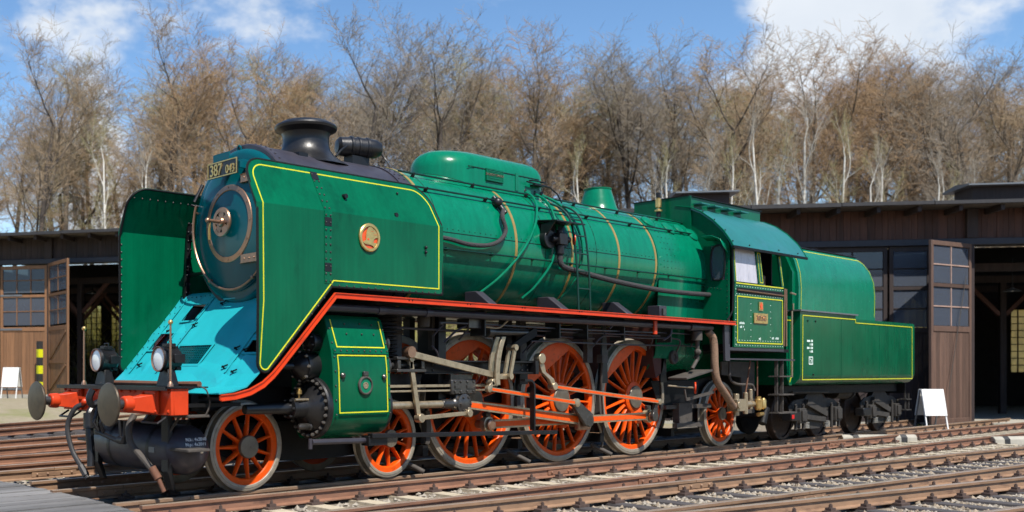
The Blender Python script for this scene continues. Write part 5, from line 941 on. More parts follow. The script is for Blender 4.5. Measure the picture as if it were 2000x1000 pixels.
# --- cab ----------------------------------------------------------
CW = 1.5
def cab_side(s):
    y0, y1 = (s * CW, s * (CW - .03))
    mb = MB()
    def pl(poly): mb.prism(poly, 'xz', y0, y1)
    pl([(6.33, 1.85), (8.28, 1.85), (8.28, 3.02), (6.36, 3.02)])               # lower side
    c = part('cab_side', mb, 'green', LOCO)
    wf = MB()
    def pf(poly, o=0.): wf.prism(poly, 'xz', y0 + s * .004, y1)
    pf([(6.33, 3.022), (6.42, 3.022), (6.34, 3.66), (6.22, 3.70)]); pf([(7.26, 3.022), (7.46, 3.022), (7.31, 3.64), (7.13, 3.64)]); pf([(8.19, 3.022), (8.28, 3.022), (8.12, 3.64), (8.02, 3.64)])
    pf([(6.22, 3.64), (6.22, 3.74), (8.3, 3.74), (8.3, 3.64)])
    f_ = part('window_frame', wf, 'green', c, bevel=.004)
    obj('pane', MB().prism([(6.42, 3.04), (7.25, 3.04), (7.14, 3.63), (6.35, 3.63)], 'xz', y1 - s * .005, y1 + s * .012).mesh('pane', 0), 'pane_dusty', c)
    if s < 0:
        yl = y0 - .007; rw = lambda pts, cl=True, w_=.019: part('yellow_lining', MB().ribbon([(x, yl, z) for x, z in pts], w_, (0, -1, 0), .003, cl), 'yellow', c)
        rw([(6.44, 1.935), (8.20, 1.935), (8.20, 2.77), (6.44, 2.77)])
        rw([(6.39, 3.05), (6.31, 3.60)], False, .015); rw([(7.30, 3.06), (7.19, 3.60), (7.28, 3.60), (7.41, 3.06)], True, .013); rw([(8.23, 3.05), (8.07, 3.60)], False, .015); rw([(6.38, 3.005), (8.24, 3.005)], False)
        part('slot', MB().box(6.42, 8.22, y0 - .003, y0 + .01, 2.83, 2.93), 'frame_black', c); part('slot_rail', MB().tube([(6.42, y0 - .02, 2.88), (8.22, y0 - .02, 2.86)], .014, 6), 'bronze', c)
        part('rivets', MB().studs([(x, y0 - .001, z) for z in (2.81, 1.885, 1.975, 2.955) for x in np.arange(6.42, 8.25, .1)] + [(x, y0 - .001, z) for x in (6.95, 7.72) for z in np.arange(2.05, 2.75, .12)] + [(6.385, y0 - .001, z) for z in np.arange(1.9, 2.95, .11)], (0, -1, 0), .009, .008, 5), 'white_mark', c, kind='stuff')
        pt = part('cab_plate', MB().box(7.05, 7.58, y0 - .022, y0 - .002, 2.30, 2.49), 'brass', c, bevel=.004); pt['label'] = 'brass cab number plate reading 387.043'
        text('numerals', '387.043', .135, (7.315, y0 - .024, 2.393), (1, 0, 0), (0, 0, 1), 'bronze', pt, .005, xs=.9, bold=.003)
        ln = part('crest', MB().box(7.25, 7.40, y0 - .016, y0 - .002, 2.54, 2.70), 'brass', c); part('crest_figure', MB().prism([(7.29, 2.555), (7.33, 2.58), (7.36, 2.555), (7.385, 2.58), (7.36, 2.62), (7.385, 2.65), (7.35, 2.66), (7.345, 2.69), (7.31, 2.69), (7.30, 2.65), (7.27, 2.63), (7.30, 2.60)], 'xz', y0 - .022, y0 - .0162), 'orange_emblem', ln)
        mk = MB()
        for x, z, w_ in ((6.52, 2.27, .2), (6.54, 2.20, .09), (6.66, 2.21, .05), (6.7, 2.16, .04), (7.78, 2.02, .1), (7.92, 2.02, .16), (7.26, 2.0, .1)):
            for k in range(int(w_ / .028)): mk.box(x + k * .028, x + k * .028 + .018, y0 - .004, y0 - .001, z, z + .03 + .006 * (k % 3))
        part('stencil', mk, 'white_mark', c)
cab_side(-1); cab_side(1)
# curved roof with raised ventilator
rp = [(-1.60, 3.635), (-1.56, 3.72), (-1.42, 3.93), (-1.22, 4.14), (-1.0, 4.31), (-.78, 4.42), (-.5, 4.48), (0, 4.50), (.5, 4.48), (.78, 4.42), (1.0, 4.31), (1.22, 4.14), (1.42, 3.93), (1.56, 3.72), (1.60, 3.635)]
fx = lambda y: 6.10 if y < -.6 else (6.22 if y < .3 else 6.95)
rf_ = part('cab_roof', MB().rings([[(fx(y), y, z) for y, z in rp] + [(fx(y), y * .99, z - .03) for y, z in rp[::-1]], [(9.02, y, z) for y, z in rp] + [(9.02, y * .99, z - .03) for y, z in rp[::-1]]]), 'green_roof', LOCO, smooth=40)
part('drip_rail', MB().box(6.08, 9.03, -1.625, -1.59, 3.60, 3.645), 'frame_black', rf_)
each('edge_bead', [MB().tube([(6.10, y, z + .004) for y, z in rp[:7]], .012, 6), MB().tube([(9.02, y, z + .004) for y, z in rp], .012, 6)], 'green', rf_)
vt = part('roof_ventilator', MB().box(6.12, 8.9, -.74, .36, 4.2, 4.635), 'green', rf_)
part('ventilator_lid', MB().box(6.09, 8.93, -.77, .39, 4.636, 4.652), 'frame_black', vt)
part('front_panel', MB().box(6.10, 6.118, -.80, .36, 3.8, 4.634), 'green', rf_)
for x in (6.45, 6.95, 7.45, 7.95): part('vent_flap', MB().box(x - .15, x + .15, -.90, -.745, 4.50, 4.52), 'green_roof', vt)
part('rivets', MB().studs([(x, -1.575, 3.70) for x in (6.75, 7.9, 8.7)] + [(6.14 + .0, y - .01, z + .01) for y, z in rp[1:6]], (0, -.8, .6), .016, .014), 'frame_black', rf_, kind='stuff')
# cab front with forward window
cf = MB(); half = [(-1.5, 1.9), (-1.5, 3.70), (-1.40, 3.90), (-1.20, 4.15), (-.97, 4.37), (-.74, 4.5)]
for s in (-1, 1):
    outer = [(s * abs(y), z) for y, z in half]; r_ = BR + .015
    inner = [(s * r_ * math.cos(R_(a)), BZ + r_ * math.sin(R_(a))) for a in (52, 40, 25, 10, -5, -18)] + [(s * 1.0, 2.7), (s * 1.0, 1.9)]
    # window hole: split panel into strips around it
    wy0, wy1, wz0, wz1 = 1.16, 1.43, 3.05, 3.68
    mb = MB(); P = lambda pts: mb.prism([(s * y, z) for y, z in pts], 'yz', 6.14, 6.165)
    P([(1.0, 1.9), (1.5, 1.9), (1.5, wz0), (1.05, wz0), (1.0, 2.7)]); P([(wy1, wz0), (1.5, wz0), (1.5, 3.70), (wy1, wz1)])
    P([(1.06, wz0), (wy0, wz0), (wy0, wz1), (.97, wz1), (1.0, 3.5)]); P([(.97, wz1), (wy1, wz1), (1.5, 3.70), (1.40, 3.90), (1.20, 4.11), (.98, 4.28), (.79, 4.38), (.70, 4.38), (.62, 4.1), (.8, 3.93)])
    c_ = part('cab_front', mb, 'green', LOCO)
    ov = [(s * (1.295 + .135 * math.copysign(abs(math.cos(a)) ** .7, math.cos(a))), 3.365 + .315 * math.copysign(abs(math.sin(a)) ** .7, math.sin(a))) for a in np.linspace(0, 2 * math.pi, 28)[:-1]]
    part('window_rim', MB().tube([(6.13, y, z) for y, z in ov] + [(6.13, *ov[0])], .016, 6, False), 'black', c_)
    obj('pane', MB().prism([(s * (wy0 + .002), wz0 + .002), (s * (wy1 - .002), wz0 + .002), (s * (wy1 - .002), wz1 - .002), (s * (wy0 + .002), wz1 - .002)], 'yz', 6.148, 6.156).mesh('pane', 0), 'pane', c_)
    if s < 0:
        part('visor', MB().rings([[(6.12, -1.51, 3.50), (6.12, -1.45, 3.68), (6.12, -1.30, 3.76), (6.12, -1.1, 3.78)], [(5.88, -1.53, 3.62), (5.88, -1.47, 3.76), (5.88, -1.32, 3.83), (5.88, -1.12, 3.84)]], False), 'green_boiler', c_).modifiers.new('t', 'SOLIDIFY').thickness = .01
        part('rivets', MB().studs([(6.138, -1.47, z) for z in np.arange(1.95, 3.6, .1)] + [(6.138, -1.05 - .06 * k, 2.95 - .012 * k) for k in range(6)], (-1, 0, 0), .010, .008), 'steel_dark', c_, kind='stuff')
        part('conduit', MB().tube([(6.2, -1.53, 3.60), (6.24, -1.53, 3.0), (6.22, -1.53, 2.5), (6.1, -1.5, 2.32)], .016, 6), 'frame_black', c_)
part('cab_shade_lining', MB().box(6.2, 8.25, 1.42, 1.44, 1.9, 3.62).box(6.17, 6.19, -1.1, 1.1, 2.0, 4.2), 'frame_black', LOCO)  # black panels standing in for the shade inside the cab
part('cab_shade_screen', MB().prism([(-1.25, 1.9), (1.42, 1.9), (1.42, 3.85), (1.0, 4.2), (-1.0, 4.2), (-1.25, 4.0)], 'yz', 8.30, 8.33).box(6.6, 8.2, -.2, 1.4, 3.0, 3.05), 'frame_black', LOCO)  # dark screen added for the roof shade behind the open cab window
part('cab_floor', MB().box(6.2, 8.6, -1.45, 1.45, 1.78, 1.84).box(6.2, 6.24, -1.4, 1.4, 1.84, 3.4), 'frame_black', LOCO)
part('backhead', MB().lathe([(0, .9), (.35, .85)], (6.2, 0, 3.0), X_, 28).box(6.5, 6.7, -.6, .6, 2.2, 3.6), 'frame_black', LOCO)
part('seat', MB().box(7.55, 7.95, -1.3, -.9, 2.75, 2.82).box(7.9, 7.97, -1.3, -.9, 2.82, 3.25), 'lag_tan', LOCO, bevel=.03)
part('cab_rear_post', MB().tube([(8.27, -1.5, 1.9), (8.27, -1.52, 3.0)], .018, 8).tube([(8.42, -1.48, 1.9), (8.42, -1.48, 3.0)], .018, 8), 'bronze', LOCO)
part('cab_support', MB().prism([(6.02, 1.6), (6.18, 1.6), (6.18, 2.25), (5.98, 2.25)], 'xz', -1.5, -1.46).box(6.18, 8.75, -1.5, -1.42, 1.62, 1.65).box(6.15, 8.3, -1.49, -1.45, 1.79, 1.845), 'smokebox_black', LOCO)
part('support_plate', MB().prism([(7.0, 1.6), (8.3, 1.6), (8.3, .6), (7.85, .6), (7.75, 1.3), (7.0, 1.35)], 'xz', -.92, -.89), 'grey_dusty', LOCO); 
st = part('cab_steps', MB().box(8.32, 8.35, -1.46, -1.40, .62, 1.62).box(8.10, 8.125, -1.46, -1.40, .62, 1.62), 'grey_dusty', LOCO)
for z, w_ in ((1.32, .55), (.97, .62), (.62, .75)): part('step', MB().box(8.05, 8.05 + w_, -1.52, -1.30, z - .015, z + .01), 'grey_dusty', st)
part('injector', MB().box(6.75, 7.1, -1.35, -1.15, .68, .9).cyl((6.7, -1.25, .8), (7.55, -1.25, .8), .06).cyl((6.9, -1.25, .6), (6.9, -1.25, 1.0), .055).cyl((7.2, -1.28, .62), (7.2, -1.28, 1.02), .045).cyl((7.45, -1.25, .7), (7.45, -1.25, 1.08), .04).lathe([(0, .07), (.03, .07)], (6.78, -1.36, .8), (0, -1, 0), 12), 'steel', LOCO, bevel=.006)
part('injector_body', MB().lathe([(0, .04), (.03, .07), (.2, .07), (.22, .05), (.26, .05)], (7.62, -1.32, .68), (0, 0, 1), 14).lathe([(0, .04), (.02, .06), (.16, .06), (.2, .04)], (7.85, -1.3, .7), (0, 0, 1), 14).cyl((7.62, -1.32, .6), (7.85, -1.3, .6), .04), 'brass', LOCO)
part('strainer', MB().cyl((7.95, -1.3, .68), (7.78, -1.32, .42), .07).cyl((7.97, -1.3, .71), (7.93, -1.3, .64), .078), 'frame_black', LOCO)
part('control_rod', MB().cyl((7.35, -1.3, 1.62), (7.2, -1.28, 1.0), .014).cyl((7.62, -1.3, 1.62), (7.62, -1.3, .95), .014), 'rust', LOCO)
part('injector_pipe', MB().tube(spline([(6.75, -1.2, 1.6), (6.72, -1.22, 1.3), (6.85, -1.24, 1.2), (7.1, -1.25, 1.17), (7.5, -1.25, 1.16), (7.58, -1.27, 1.05)]), .025, 8), 'grey_dusty', LOCO)
part('suction_hose', MB().tube(spline([(5.62, -1.38, 2.12), (5.72, -1.42, 2.0), (5.75, -1.43, 1.8), (5.77, -1.43, 1.5), (5.85, -1.43, 1.25), (6.15, -1.42, 1.02), (6.45, -1.38, .84), (6.62, -1.33, .78), (6.75, -1.28, .78)], 6), .066, 14), 'lag_tan', LOCO)
part('blowdown_valve', MB().cyl((5.25, -1.38, 2.1), (5.25, -1.38, 1.95), .09).cyl((5.27, -1.38, 1.98), (5.3, -1.36, 1.62), .035).cyl((5.3, -1.36, 1.62), (5.15, -1.35, 1.46), .03).sphere((5.28, -1.38, 1.75), .06, 8, 6), 'grey_dusty', LOCO)
part('footplate', MB().bar((4.75, -1.30, 1.29), (5.62, -1.30, 1.43), .35, .035), 'grey_dusty', LOCO, bevel=.005)
vw = part('valve_wheel', MB().lathe([(-.01, .10), (.012, .10), (.012, .08), (-.01, .08), (-.01, .10)], (5.12, -1.42, 1.13), (.55, -.83, 0), 20, cap=False).bar((5.12, -1.42, 1.03), (5.12, -1.42, 1.23), .02, .02, (0, 1, 0)).bar((5.05, -1.47, 1.13), (5.19, -1.37, 1.13), .02, .02), 'red', LOCO); part('spindle', MB().cyl((4.62, -1.2, 1.17), (5.12, -1.42, 1.13), .016), 'steel', vw)
part('bracket', MB().bar((4.95, -1.35, .93), (5.9, -1.35, 1.05), .02, .05).bar((4.95, -1.35, .93), (4.9, -1.35, 1.1), .02, .03, (1, 0, 0)), 'grey_dusty', LOCO)
part('truck_equaliser', MB().box(5.3, 5.75, -1.02, -.9, .5, .85).box(4.95, 6.5, -.98, -.93, .75, .82).box(5.2, 6.1, -1.04, -.95, .42, .5), 'grey_dusty', LOCO)
# --- front end ----------------------------------------------------
bb = part('buffer_beam', MB().box(-5.32, -5.28, -1.25, 1.25, .94, 1.225).box(-5.28, -5.1, -1.25, -1.21, .94, 1.225).box(-5.28, -5.1, 1.21, 1.25, .94, 1.225), 'red', LOCO, bevel=.006)
part('rivets', MB().studs([(-5.32, y, z) for y in (-1.2, -.5, -.4, -.2, .2, .4, .5, 1.2) for z in (.98, 1.19)], (-1, 0, 0), .022, .018), 'red', bb, kind='stuff')
part('front_platform', MB().box(-5.40, -4.86, -1.27, 1.27, 1.228, 1.245).box(-5.405, -5.38, -1.27, 1.27, 1.205, 1.246), 'black', LOCO)
part('front_frame', MB().box(-5.27, -4.4, -1.24, -.62, 1.02, 1.06).box(-5.27, -4.4, .62, 1.24, 1.02, 1.06).box(-5.0, -4.9, -1.15, 1.15, .98, 1.16), 'frame_black', LOCO)
part('platform_wood', MB().tube([(-4.98, .78, 1.275), (-4.97, .1, 1.27), (-4.96, -.55, 1.268), (-4.94, -1.22, 1.27)], [.03, .035, .03, .034], 7), 'rust', LOCO)
for s in (-1, 1):
    y = s * .875
    sock = MB()
    sock.rings([[(-5.325, y - .16, .95), (-5.325, y + .16, .95), (-5.325, y + .16, 1.20), (-5.325, y - .16, 1.20)], [(-5.36, y - .16, .95), (-5.36, y + .16, .95), (-5.36, y + .16, 1.20), (-5.36, y - .16, 1.20)]])
    sock.rings([[(x, y + a * h_, 1.06 + b_ * v_) for a, b_ in ((-1, -1), (1, -1), (1, 1), (-1, 1))] for x, h_, v_ in ((-5.36, .14, .105), (-5.48, .10, .085), (-5.60, .07, .07))])
    sock.lathe([(0, .088), (-.03, .09), (-.10, .085), (-.11, .07)], (-5.58, y, 1.06), X_, 20)
    sock.studs([(-5.362, y + a, z) for a in (-.13, .13) for z in (.98, 1.17)], (-1, 0, 0), .022, .02)
    bf = part('buffer', sock, 'red', LOCO, bevel=.006); bf['label'] = 'near buffer with dark round head' if s < 0 else 'far buffer with dark round head'
    part('buffer_shank', MB().cyl((-5.66, y, 1.06), (-5.82, y, 1.06), .052, n=18), 'steel_dark', bf)
    part('buffer_head', MB().lathe([(0, .06), (-.02, .12), (-.035, .225), (-.05, .232), (-.062, .225), (-.072, .15), (-.076, .02)], (-5.80, y, 1.06), X_, 40), 'buffer_face', bf)
    ly = -.765 if s < 0 else .67
    lp_ = part('headlamp', MB().lathe([(-.09, .10), (-.12, .135), (-.125, .14), (-.09, .145), (-.06, .13), (.11, .128), (.14, .10), (.16, .03)], (-5.06, ly, 1.545), X_, 30, cap=False).box(-5.1, -4.98, ly - .05, ly + .05, 1.67, 1.72).box(-5.06, -4.92, ly - .15, ly - .12, 1.50, 1.60).box(-5.0, -4.94, ly - .10, ly + .10, 1.42, 1.46).box(-5.10, -4.94, ly - .04, ly + .04, 1.66, 1.69), 'black', LOCO, bevel=.006)
    lp_['label'] = 'near headlamp' if s < 0 else 'far headlamp'
    part('lens', MB().lathe([(-.112, .125), (-.118, .09), (-.122, .02)], (-5.06, ly, 1.545), X_, 26), 'lens', lp_)
    part('lens_ring', MB().lathe([(-.105, .128), (-.128, .142), (-.132, .135), (-.118, .122)], (-5.06, ly, 1.545), X_, 28, cap=False), 'bronze', lp_)
    part('pedestal', MB().rings([[(-5.06 + a * .07, ly + b_ * .13, 1.246) for a, b_ in ((-1, -1), (1, -1), (1, 1), (-1, 1))], [(-5.06 + a * .045, ly + b_ * .08, 1.43) for a, b_ in ((-1, -1), (1, -1), (1, 1), (-1, 1))]]), 'black', lp_, bevel=.004)
    part('carrying_loop', MB().tube([(-5.04, ly - .05, 1.68), (-5.04, ly - .05, 1.75), (-5.04, ly + .05, 1.75), (-5.04, ly + .05, 1.68)], .008, 6), 'black', lp_)
    my = -1.05 if s < 0 else .94
    mr_ = part('marker_rod', MB().lathe([(1.246, .035), (1.27, .03), (1.29, .02), (1.30, .0135), (1.92, .0105)], (-5.2, my, 0), (0, 0, 1), 10), 'bronze', LOCO); part('knob', MB().sphere((-5.2, my, 1.94), .028, 12, 8), 'brass', mr_)
    part('guard_iron', MB().box(-5.12, -5.06, s * .80 - .07, s * .80 + .07, .30, 1.0).rings([[(-5.12, s * .80 - .07, .30), (-5.06, s * .80 - .07, .30), (-5.06, s * .80 + .07, .30), (-5.12, s * .80 + .07, .30)], [(-5.04, s * .78 - .06, .10), (-5.0, s * .78 - .06, .10), (-5.0, s * .78 + .06, .10), (-5.04, s * .78 + .06, .10)]]), 'black', LOCO, bevel=.004)
    for z, x0 in ((.925, -5.12), (.555, -5.12)): part('front_step', MB().box(x0, x0 + .28, min(s * .9, s * 1.28), max(s * .9, s * 1.28), z - .015, z + .015).bar((x0 + .1, s * .95, z - .015), (x0 + .02, s * .85, z - .2), .02, .03), 'grey_dusty' if s < 0 else 'black', LOCO, bevel=.006)
    part('shunter_handle', MB().tube([(-5.3, s * 1.15, .93), (-5.42, s * 1.15, .86), (-5.42, s * .82, .86), (-5.3, s * .82, .93)], .013, 6), 'black', LOCO)
tk = part('air_reservoir', MB().lathe([(-1.06, .02), (-1.05, .08), (-1.01, .165), (-.94, .235), (-.86, .275), (-.845, .28), (.845, .28), (.86, .275), (.94, .235), (1.01, .165), (1.05, .08), (1.06, .02)], (-4.86, 0, .53), (0, 1, 0), 40), 'smokebox_black', LOCO)
tx = MB()
each('strap', [MB().lathe([(-.03, .284), (.03, .284)], (-4.86, y, .53), (0, 1, 0), 36, cap=False) for y in (-.45, .45)], 'black', tk)
for i, l_ in enumerate(('N.k.: 4x2010', 'N.p.: 4x2011')):
    text('stencil', l_, .052, (-4.88, -1.062, .66 - i * .055), (1, 0, 0), (0, .28, 1), 'white', tk, .002)
part('drain_plug', MB().sphere((-4.80, -1.05, .52), .022, 8, 6), 'bright', tk); part('data_plate', MB().box(-5.145, -5.135, -.62, -.50, .50, .56), 'zinc', tk)
# coupling and hoses
part('draw_hook', MB().tube(spline([(-5.3, 0, 1.06), (-5.48, 0, 1.06), (-5.58, 0, 1.03), (-5.62, 0, 1.1), (-5.58, 0, 1.18)]), [.05] * 18 + [.045, .04, .035, .03, .025, .022, .02], 8) if False else MB().tube(spline([(-5.3, 0, 1.06), (-5.48, 0, 1.06), (-5.58, 0, 1.03), (-5.62, 0, 1.1), (-5.58, 0, 1.2)]), .04, 8), 'black', LOCO)
part('screw_coupling', MB().tube([(-5.45, .09, 1.04), (-5.52, .08, .82), (-5.47, .05, .72)], .022, 8).tube([(-5.45, -.09, 1.04), (-5.52, -.08, .82), (-5.47, -.05, .72)], .022, 8).cyl((-5.47, .1, .72), (-5.42, -.35, .62), .028).tube([(-5.42, -.33, .86), (-5.42, -.36, .66), (-5.42, -.4, .62)], .016, 8).tube([(-5.42, -.45, .86), (-5.42, -.44, .66), (-5.42, -.4, .62)], .016, 8).cyl((-5.42, -.45, .64), (-5.42, -.33, .64), .045), 'black', LOCO)
bs = part('brake_standpipe', MB().tube(spline([(-5.36, .40, .98), (-5.42, .38, .90), (-5.44, .34, .7), (-5.44, .30, .45), (-5.45, .28, .30)]), .048, 10).cyl((-5.42, .37, .92), (-5.43, .35, .74), .075), 'black_gloss', LOCO)
part('brake_hose', MB().tube(spline([(-5.40, .52, 1.03), (-5.50, .60, .96), (-5.56, .66, .75), (-5.54, .58, .48), (-5.50, .44, .30), (-5.46, .34, .16)]), .031, 10).tube([(-5.50, .44, .30), (-5.47, .36, .19)], .042, 8), 'rubber', LOCO)
part('hose_tap', MB().cyl((-5.36, .5, 1.04), (-5.44, .54, 1.02), .03).bar((-5.4, .42, 1.08), (-5.44, .62, 1.1), .02, .03).sphere((-5.42, .5, 1.05), .04, 8, 6), 'red', LOCO)
part('heating_hose', MB().tube(spline([(-5.36, -.55, .92), (-5.44, -.58, .80), (-5.44, -.62, .62), (-5.36, -.74, .46), (-5.30, -.84, .34)]), .038, 10), 'grey_dusty', LOCO); part('hose_coupling', MB().cyl((-5.30, -.83, .36), (-5.26, -.90, .24), .045).cyl((-5.26, -.90, .24), (-5.22, -.95, .10), .026), 'rust', LOCO)
part('cable', MB().tube(spline([(-4.95, -1.24, 1.25), (-4.9, -1.3, 1.2), (-4.86, -1.3, 1.05), (-4.9, -1.27, .92)]), .01, 6), 'grey_dusty', LOCO)
# ---------------------------------------------------------------- tender
TN = thing('tender', 'green tender with yellow lining coupled behind the locomotive cab', 'tender', (11.9, 0, 0))
def tp(name, mb, m, parent=TN, **k):
    mb.v = [(x - 11.9, y, z) for x, y, z in mb.v] if parent is TN else mb.v
    return part(name, mb, m, parent, **k)
TX = 11.9
def shift(mb): mb.v = [(x - TX, y, z) for x, y, z in mb.v]; return mb
# lower water tank with rounded bottom edge, step in its top line
tk_ = MB()
bot = lambda s: [(s * (1.5 - .22 + .22 * math.cos(R_(a))), 1.36 + .22 * math.sin(R_(a))) for a in (0, -30, -60, -90)]
def tank_sec(x, zt, w_=1.5): return [(x, -w_, zt)] + [(x, y, z) for y, z in bot(-1)] + [(x, y, z) for y, z in bot(1)[::-1]] + [(x, w_, zt)]
tank = part('water_tank', shift(MB().rings([tank_sec(8.98, 2.60), tank_sec(11.62, 2.60)]).rings([tank_sec(11.6205, 2.53), tank_sec(14.9, 2.53), tank_sec(14.98, 2.50)])), 'green', TN, smooth=40)
yl = -1.507
part('yellow_lining', shift(MB().ribbon([(9.08, yl, 2.52), (11.60, yl, 2.52), (11.60, yl, 2.45), (14.82, yl, 2.45), (14.82, yl, 1.25), (8.98 + .08, yl, 1.25)], .017, (0, -1, 0), .003, True)), 'yellow', tank)
each('seam', [shift(MB().ribbon([(x, -1.5025, 1.18), (x, -1.5025, 2.5)], .012, (0, -1, 0), .002)) for x in (10.9, 12.9)], 'green', tank)
part('lid_edge', shift(MB().box(8.92, 11.66, -1.54, -1.1, 2.602, 2.63)), 'zinc', tank)
part('front_apron', shift(MB().prism([(8.70, 2.50), (8.97, 2.50), (8.97, 1.14), (8.86, 1.14), (8.76, 1.3)], 'xz', -1.34, 1.34)), 'green', tank)
part('yellow_lining', shift(MB().ribbon([(8.76, -1.347, 2.42), (8.93, -1.347, 2.42), (8.93, -1.347, 1.3), (8.86, -1.347, 1.2)], .02, (0, -1, 0), .003)), 'yellow', tank)
mk = MB()
for i in range(4): mk.box(9.46, 9.53, -1.506, -1.5015, 2.0 - i * .07, 2.045 - i * .07)
for i, w_ in ((0, .14), (2, .10)): mk.box(9.27, 9.27 + w_, -1.506, -1.5015, 2.0 - i * .07, 2.04 - i * .07)
for i in (1, 2, 3): mk.box(9.40, 9.42, -1.506, -1.5015, 2.0 - i * .07, 2.04 - i * .07)
part('stencil', shift(mk), 'white_mark', tank)
part('stencil', shift(MB().ribbon([(9.36, -1.505, 1.56), (9.52, -1.505, 1.56), (9.52, -1.505, 1.70), (9.36, -1.505, 1.70)], .022, (0, -1, 0), .002, True).ribbon([(9.39, -1.505, 1.67), (9.47, -1.505, 1.64), (9.44, -1.505, 1.585)], .02, (0, -1, 0), .002)), 'white_mark', tank)
part('rivets', shift(MB().studs([(9.3, yl + .004, 2.42), (9.65, yl + .004, 2.42), (9.55, yl + .004, 1.35)], (0, -1, 0), .02, .02)), 'frame_black', tank, kind='stuff')
# high coal bunker with inward-curving top
bs_ = [(1.30, 2.5), (1.31, 3.1), (1.285, 3.4), (1.22, 3.65), (1.12, 3.83), (.98, 3.97)]
def bunk(x, dz=0, dx=0): return [(x, -y, z + (dz if z > 3 else 0)) for y, z in bs_] + [(x, y, z + (dz if z > 3 else 0)) for y, z in bs_[::-1]]
rows = [bunk(9.35), bunk(12.95)]
cb = MB(); zs = [z for _, z in bs_]
xr = lambda z: 13.20 - max(0, (z - 3.3)) ** 2 * .55
cb.rings([[(9.35, y, z) for _, y, z in bunk(0)], [(xr(z), y, z) for _, y, z in bunk(0)]])
bk = part('coal_bunker', shift(cb), 'green_boiler', TN, smooth=45)
part('top_rail', shift(MB().tube([(9.3, -.98, 3.985), (xr(3.97), -.98, 3.985)], .022, 8).tube([(9.3, .98, 3.985), (xr(3.97), .98, 3.985)], .022, 8)), 'frame_black', bk)
def bside(x, z, o=.006):
    for (y0, z0), (y1, z1) in zip(bs_, bs_[1:]):
        if z0 <= z <= z1: return (x, -(y0 + (y1 - y0) * (z - z0) / (z1 - z0)) - o, z + o * .4)
part('yellow_lining', shift(MB().ribbon([bside(9.45, z) for z in (2.62, 3.1, 3.4, 3.65, 3.83, 3.90)] + [bside(xr(3.9) - .07, 3.90)] + [bside(xr(z) - .06, z) for z in (3.83, 3.65, 3.4, 3.1, 2.62)], .011, (0, -1, .3), .003)), 'yellow', bk)
part('bunker_front', shift(MB().prism([(-1.25, 1.9), (1.25, 1.9), (1.25, 3.4), (1.1, 3.75), (-1.1, 3.75), (-1.25, 3.4)], 'yz', 9.2, 9.33)), 'green', bk)
part('coal', shift(MB().rings([[(9.4 + i * .6, y, 3.5 + .35 * math.cos(y * 1.3) + .08 * math.sin(i * 5 + y * 9)) for y in np.linspace(-1.0, 1.0, 9)] for i in range(6)], False)), 'frame_black', bk)
part('handrail', shift(MB().tube([(8.9, -1.4, 2.75), (8.9, -1.4, 2.62)], .014, 6).tube([(8.75, -1.42, 2.95), (8.95, -1.42, 2.93)], .02, 6).tube([(8.8, -1.42, 1.3), (8.8, -1.42, 2.6)], .016, 6)), 'steel', TN)
# underframe, bogies
part('underframe', shift(MB().box(8.95, 14.9, -1.15, -1.05, .95, 1.12).box(8.95, 14.9, 1.05, 1.15, .95, 1.12).box(8.95, 14.9, -.3, .3, .8, 1.12)), 'frame_black', TN)
def tender_wheel(x):
    R = .5; w_ = MB().lathe([(0, R - .06), (0, R - .01), (.01, R), (.10, R + .004), (.115, R + .028), (.135, R + .02), (.14, R - .06)], (x, -.82, R), (0, 1, 0), 40, cap=False)
    w_.lathe([(.03, R - .06), (.07, .15), (.0, .12), (-.04, .1), (.14, .1)], (x, -.82, R), (0, 1, 0), 32)
    a = part('wheel', shift(w_), 'wheel_rust', TN)
    w_ = MB().lathe([(0, R - .06), (0, R - .01), (.01, R), (.10, R + .004), (.115, R + .028), (.135, R + .02), (.14, R - .06), (.05, .1)], (x, .82, R), (0, -1, 0), 40, cap=False)
    part('wheel', shift(w_.cyl((x, -.75, R), (x, .75, R), .08)), 'wheel_rust', TN)
def bogie(xa, xb):
    for s in (-1, 1):
        y = s * 1.08; xm = (xa + xb) / 2
        bf_ = part('bogie_frame', shift(MB().prism([(xa - .35, .70), (xa - .1, .82), (xm - .45, .86), (xm - .3, .98), (xm + .3, .98), (xm + .45, .86), (xb + .1, .82), (xb + .35, .70), (xb + .3, .56), (xm + .4, .44), (xm + .25, .22), (xm - .25, .22), (xm - .4, .44), (xa - .3, .56)], 'xz', y - .015, y + .015)), 'bogie_grey', TN)
        for x in (xa, xb):
            part('axle_box', shift(MB().box(x - .14, x + .14, min(y, y + s * .16), max(y, y + s * .16), .36, .66).box(x - .10, x + .10, min(y + s * .16, y + s * .20), max(y + s * .16, y + s * .20), .40, .62).cyl((x - .17, y + s * .08, .22), (x - .17, y + s * .08, .75), .03).cyl((x + .17, y + s * .08, .22), (x + .17, y + s * .08, .75), .03).cyl((x, y + s * .05, .25), (x, y + s * .05, .38), .05)), 'bogie_grey', bf_, bevel=.012)
            part('spring', shift(MB().lathe([v for k in range(4) for v in ((k * .035, .05), (k * .035 + .01, .07), (k * .035 + .025, .07))], (x + (.36 if x == xa else -.36), y + s * .05, .24), (0, 0, 1), 14)), 'bright', bf_)
        part('equaliser', shift(MB().bar((xm - .5, y + s * .06, .78), (xm + .45, y + s * .06, .52), .08, .12).bar((xm - .5, y + s * .06, .48), (xm + .4, y + s * .06, .40), .06, .1)), 'bogie_grey', bf_)
        part('guard', shift(MB().box(xa - .62, xa - .2, min(y, y + s * .2), max(y, y + s * .2), .42, .60)), 'black', bf_, bevel=.02)
for x in (9.72, 11.42, 13.28, 14.75): tender_wheel(x)
bogie(9.72, 11.42); bogie(13.28, 14.75)
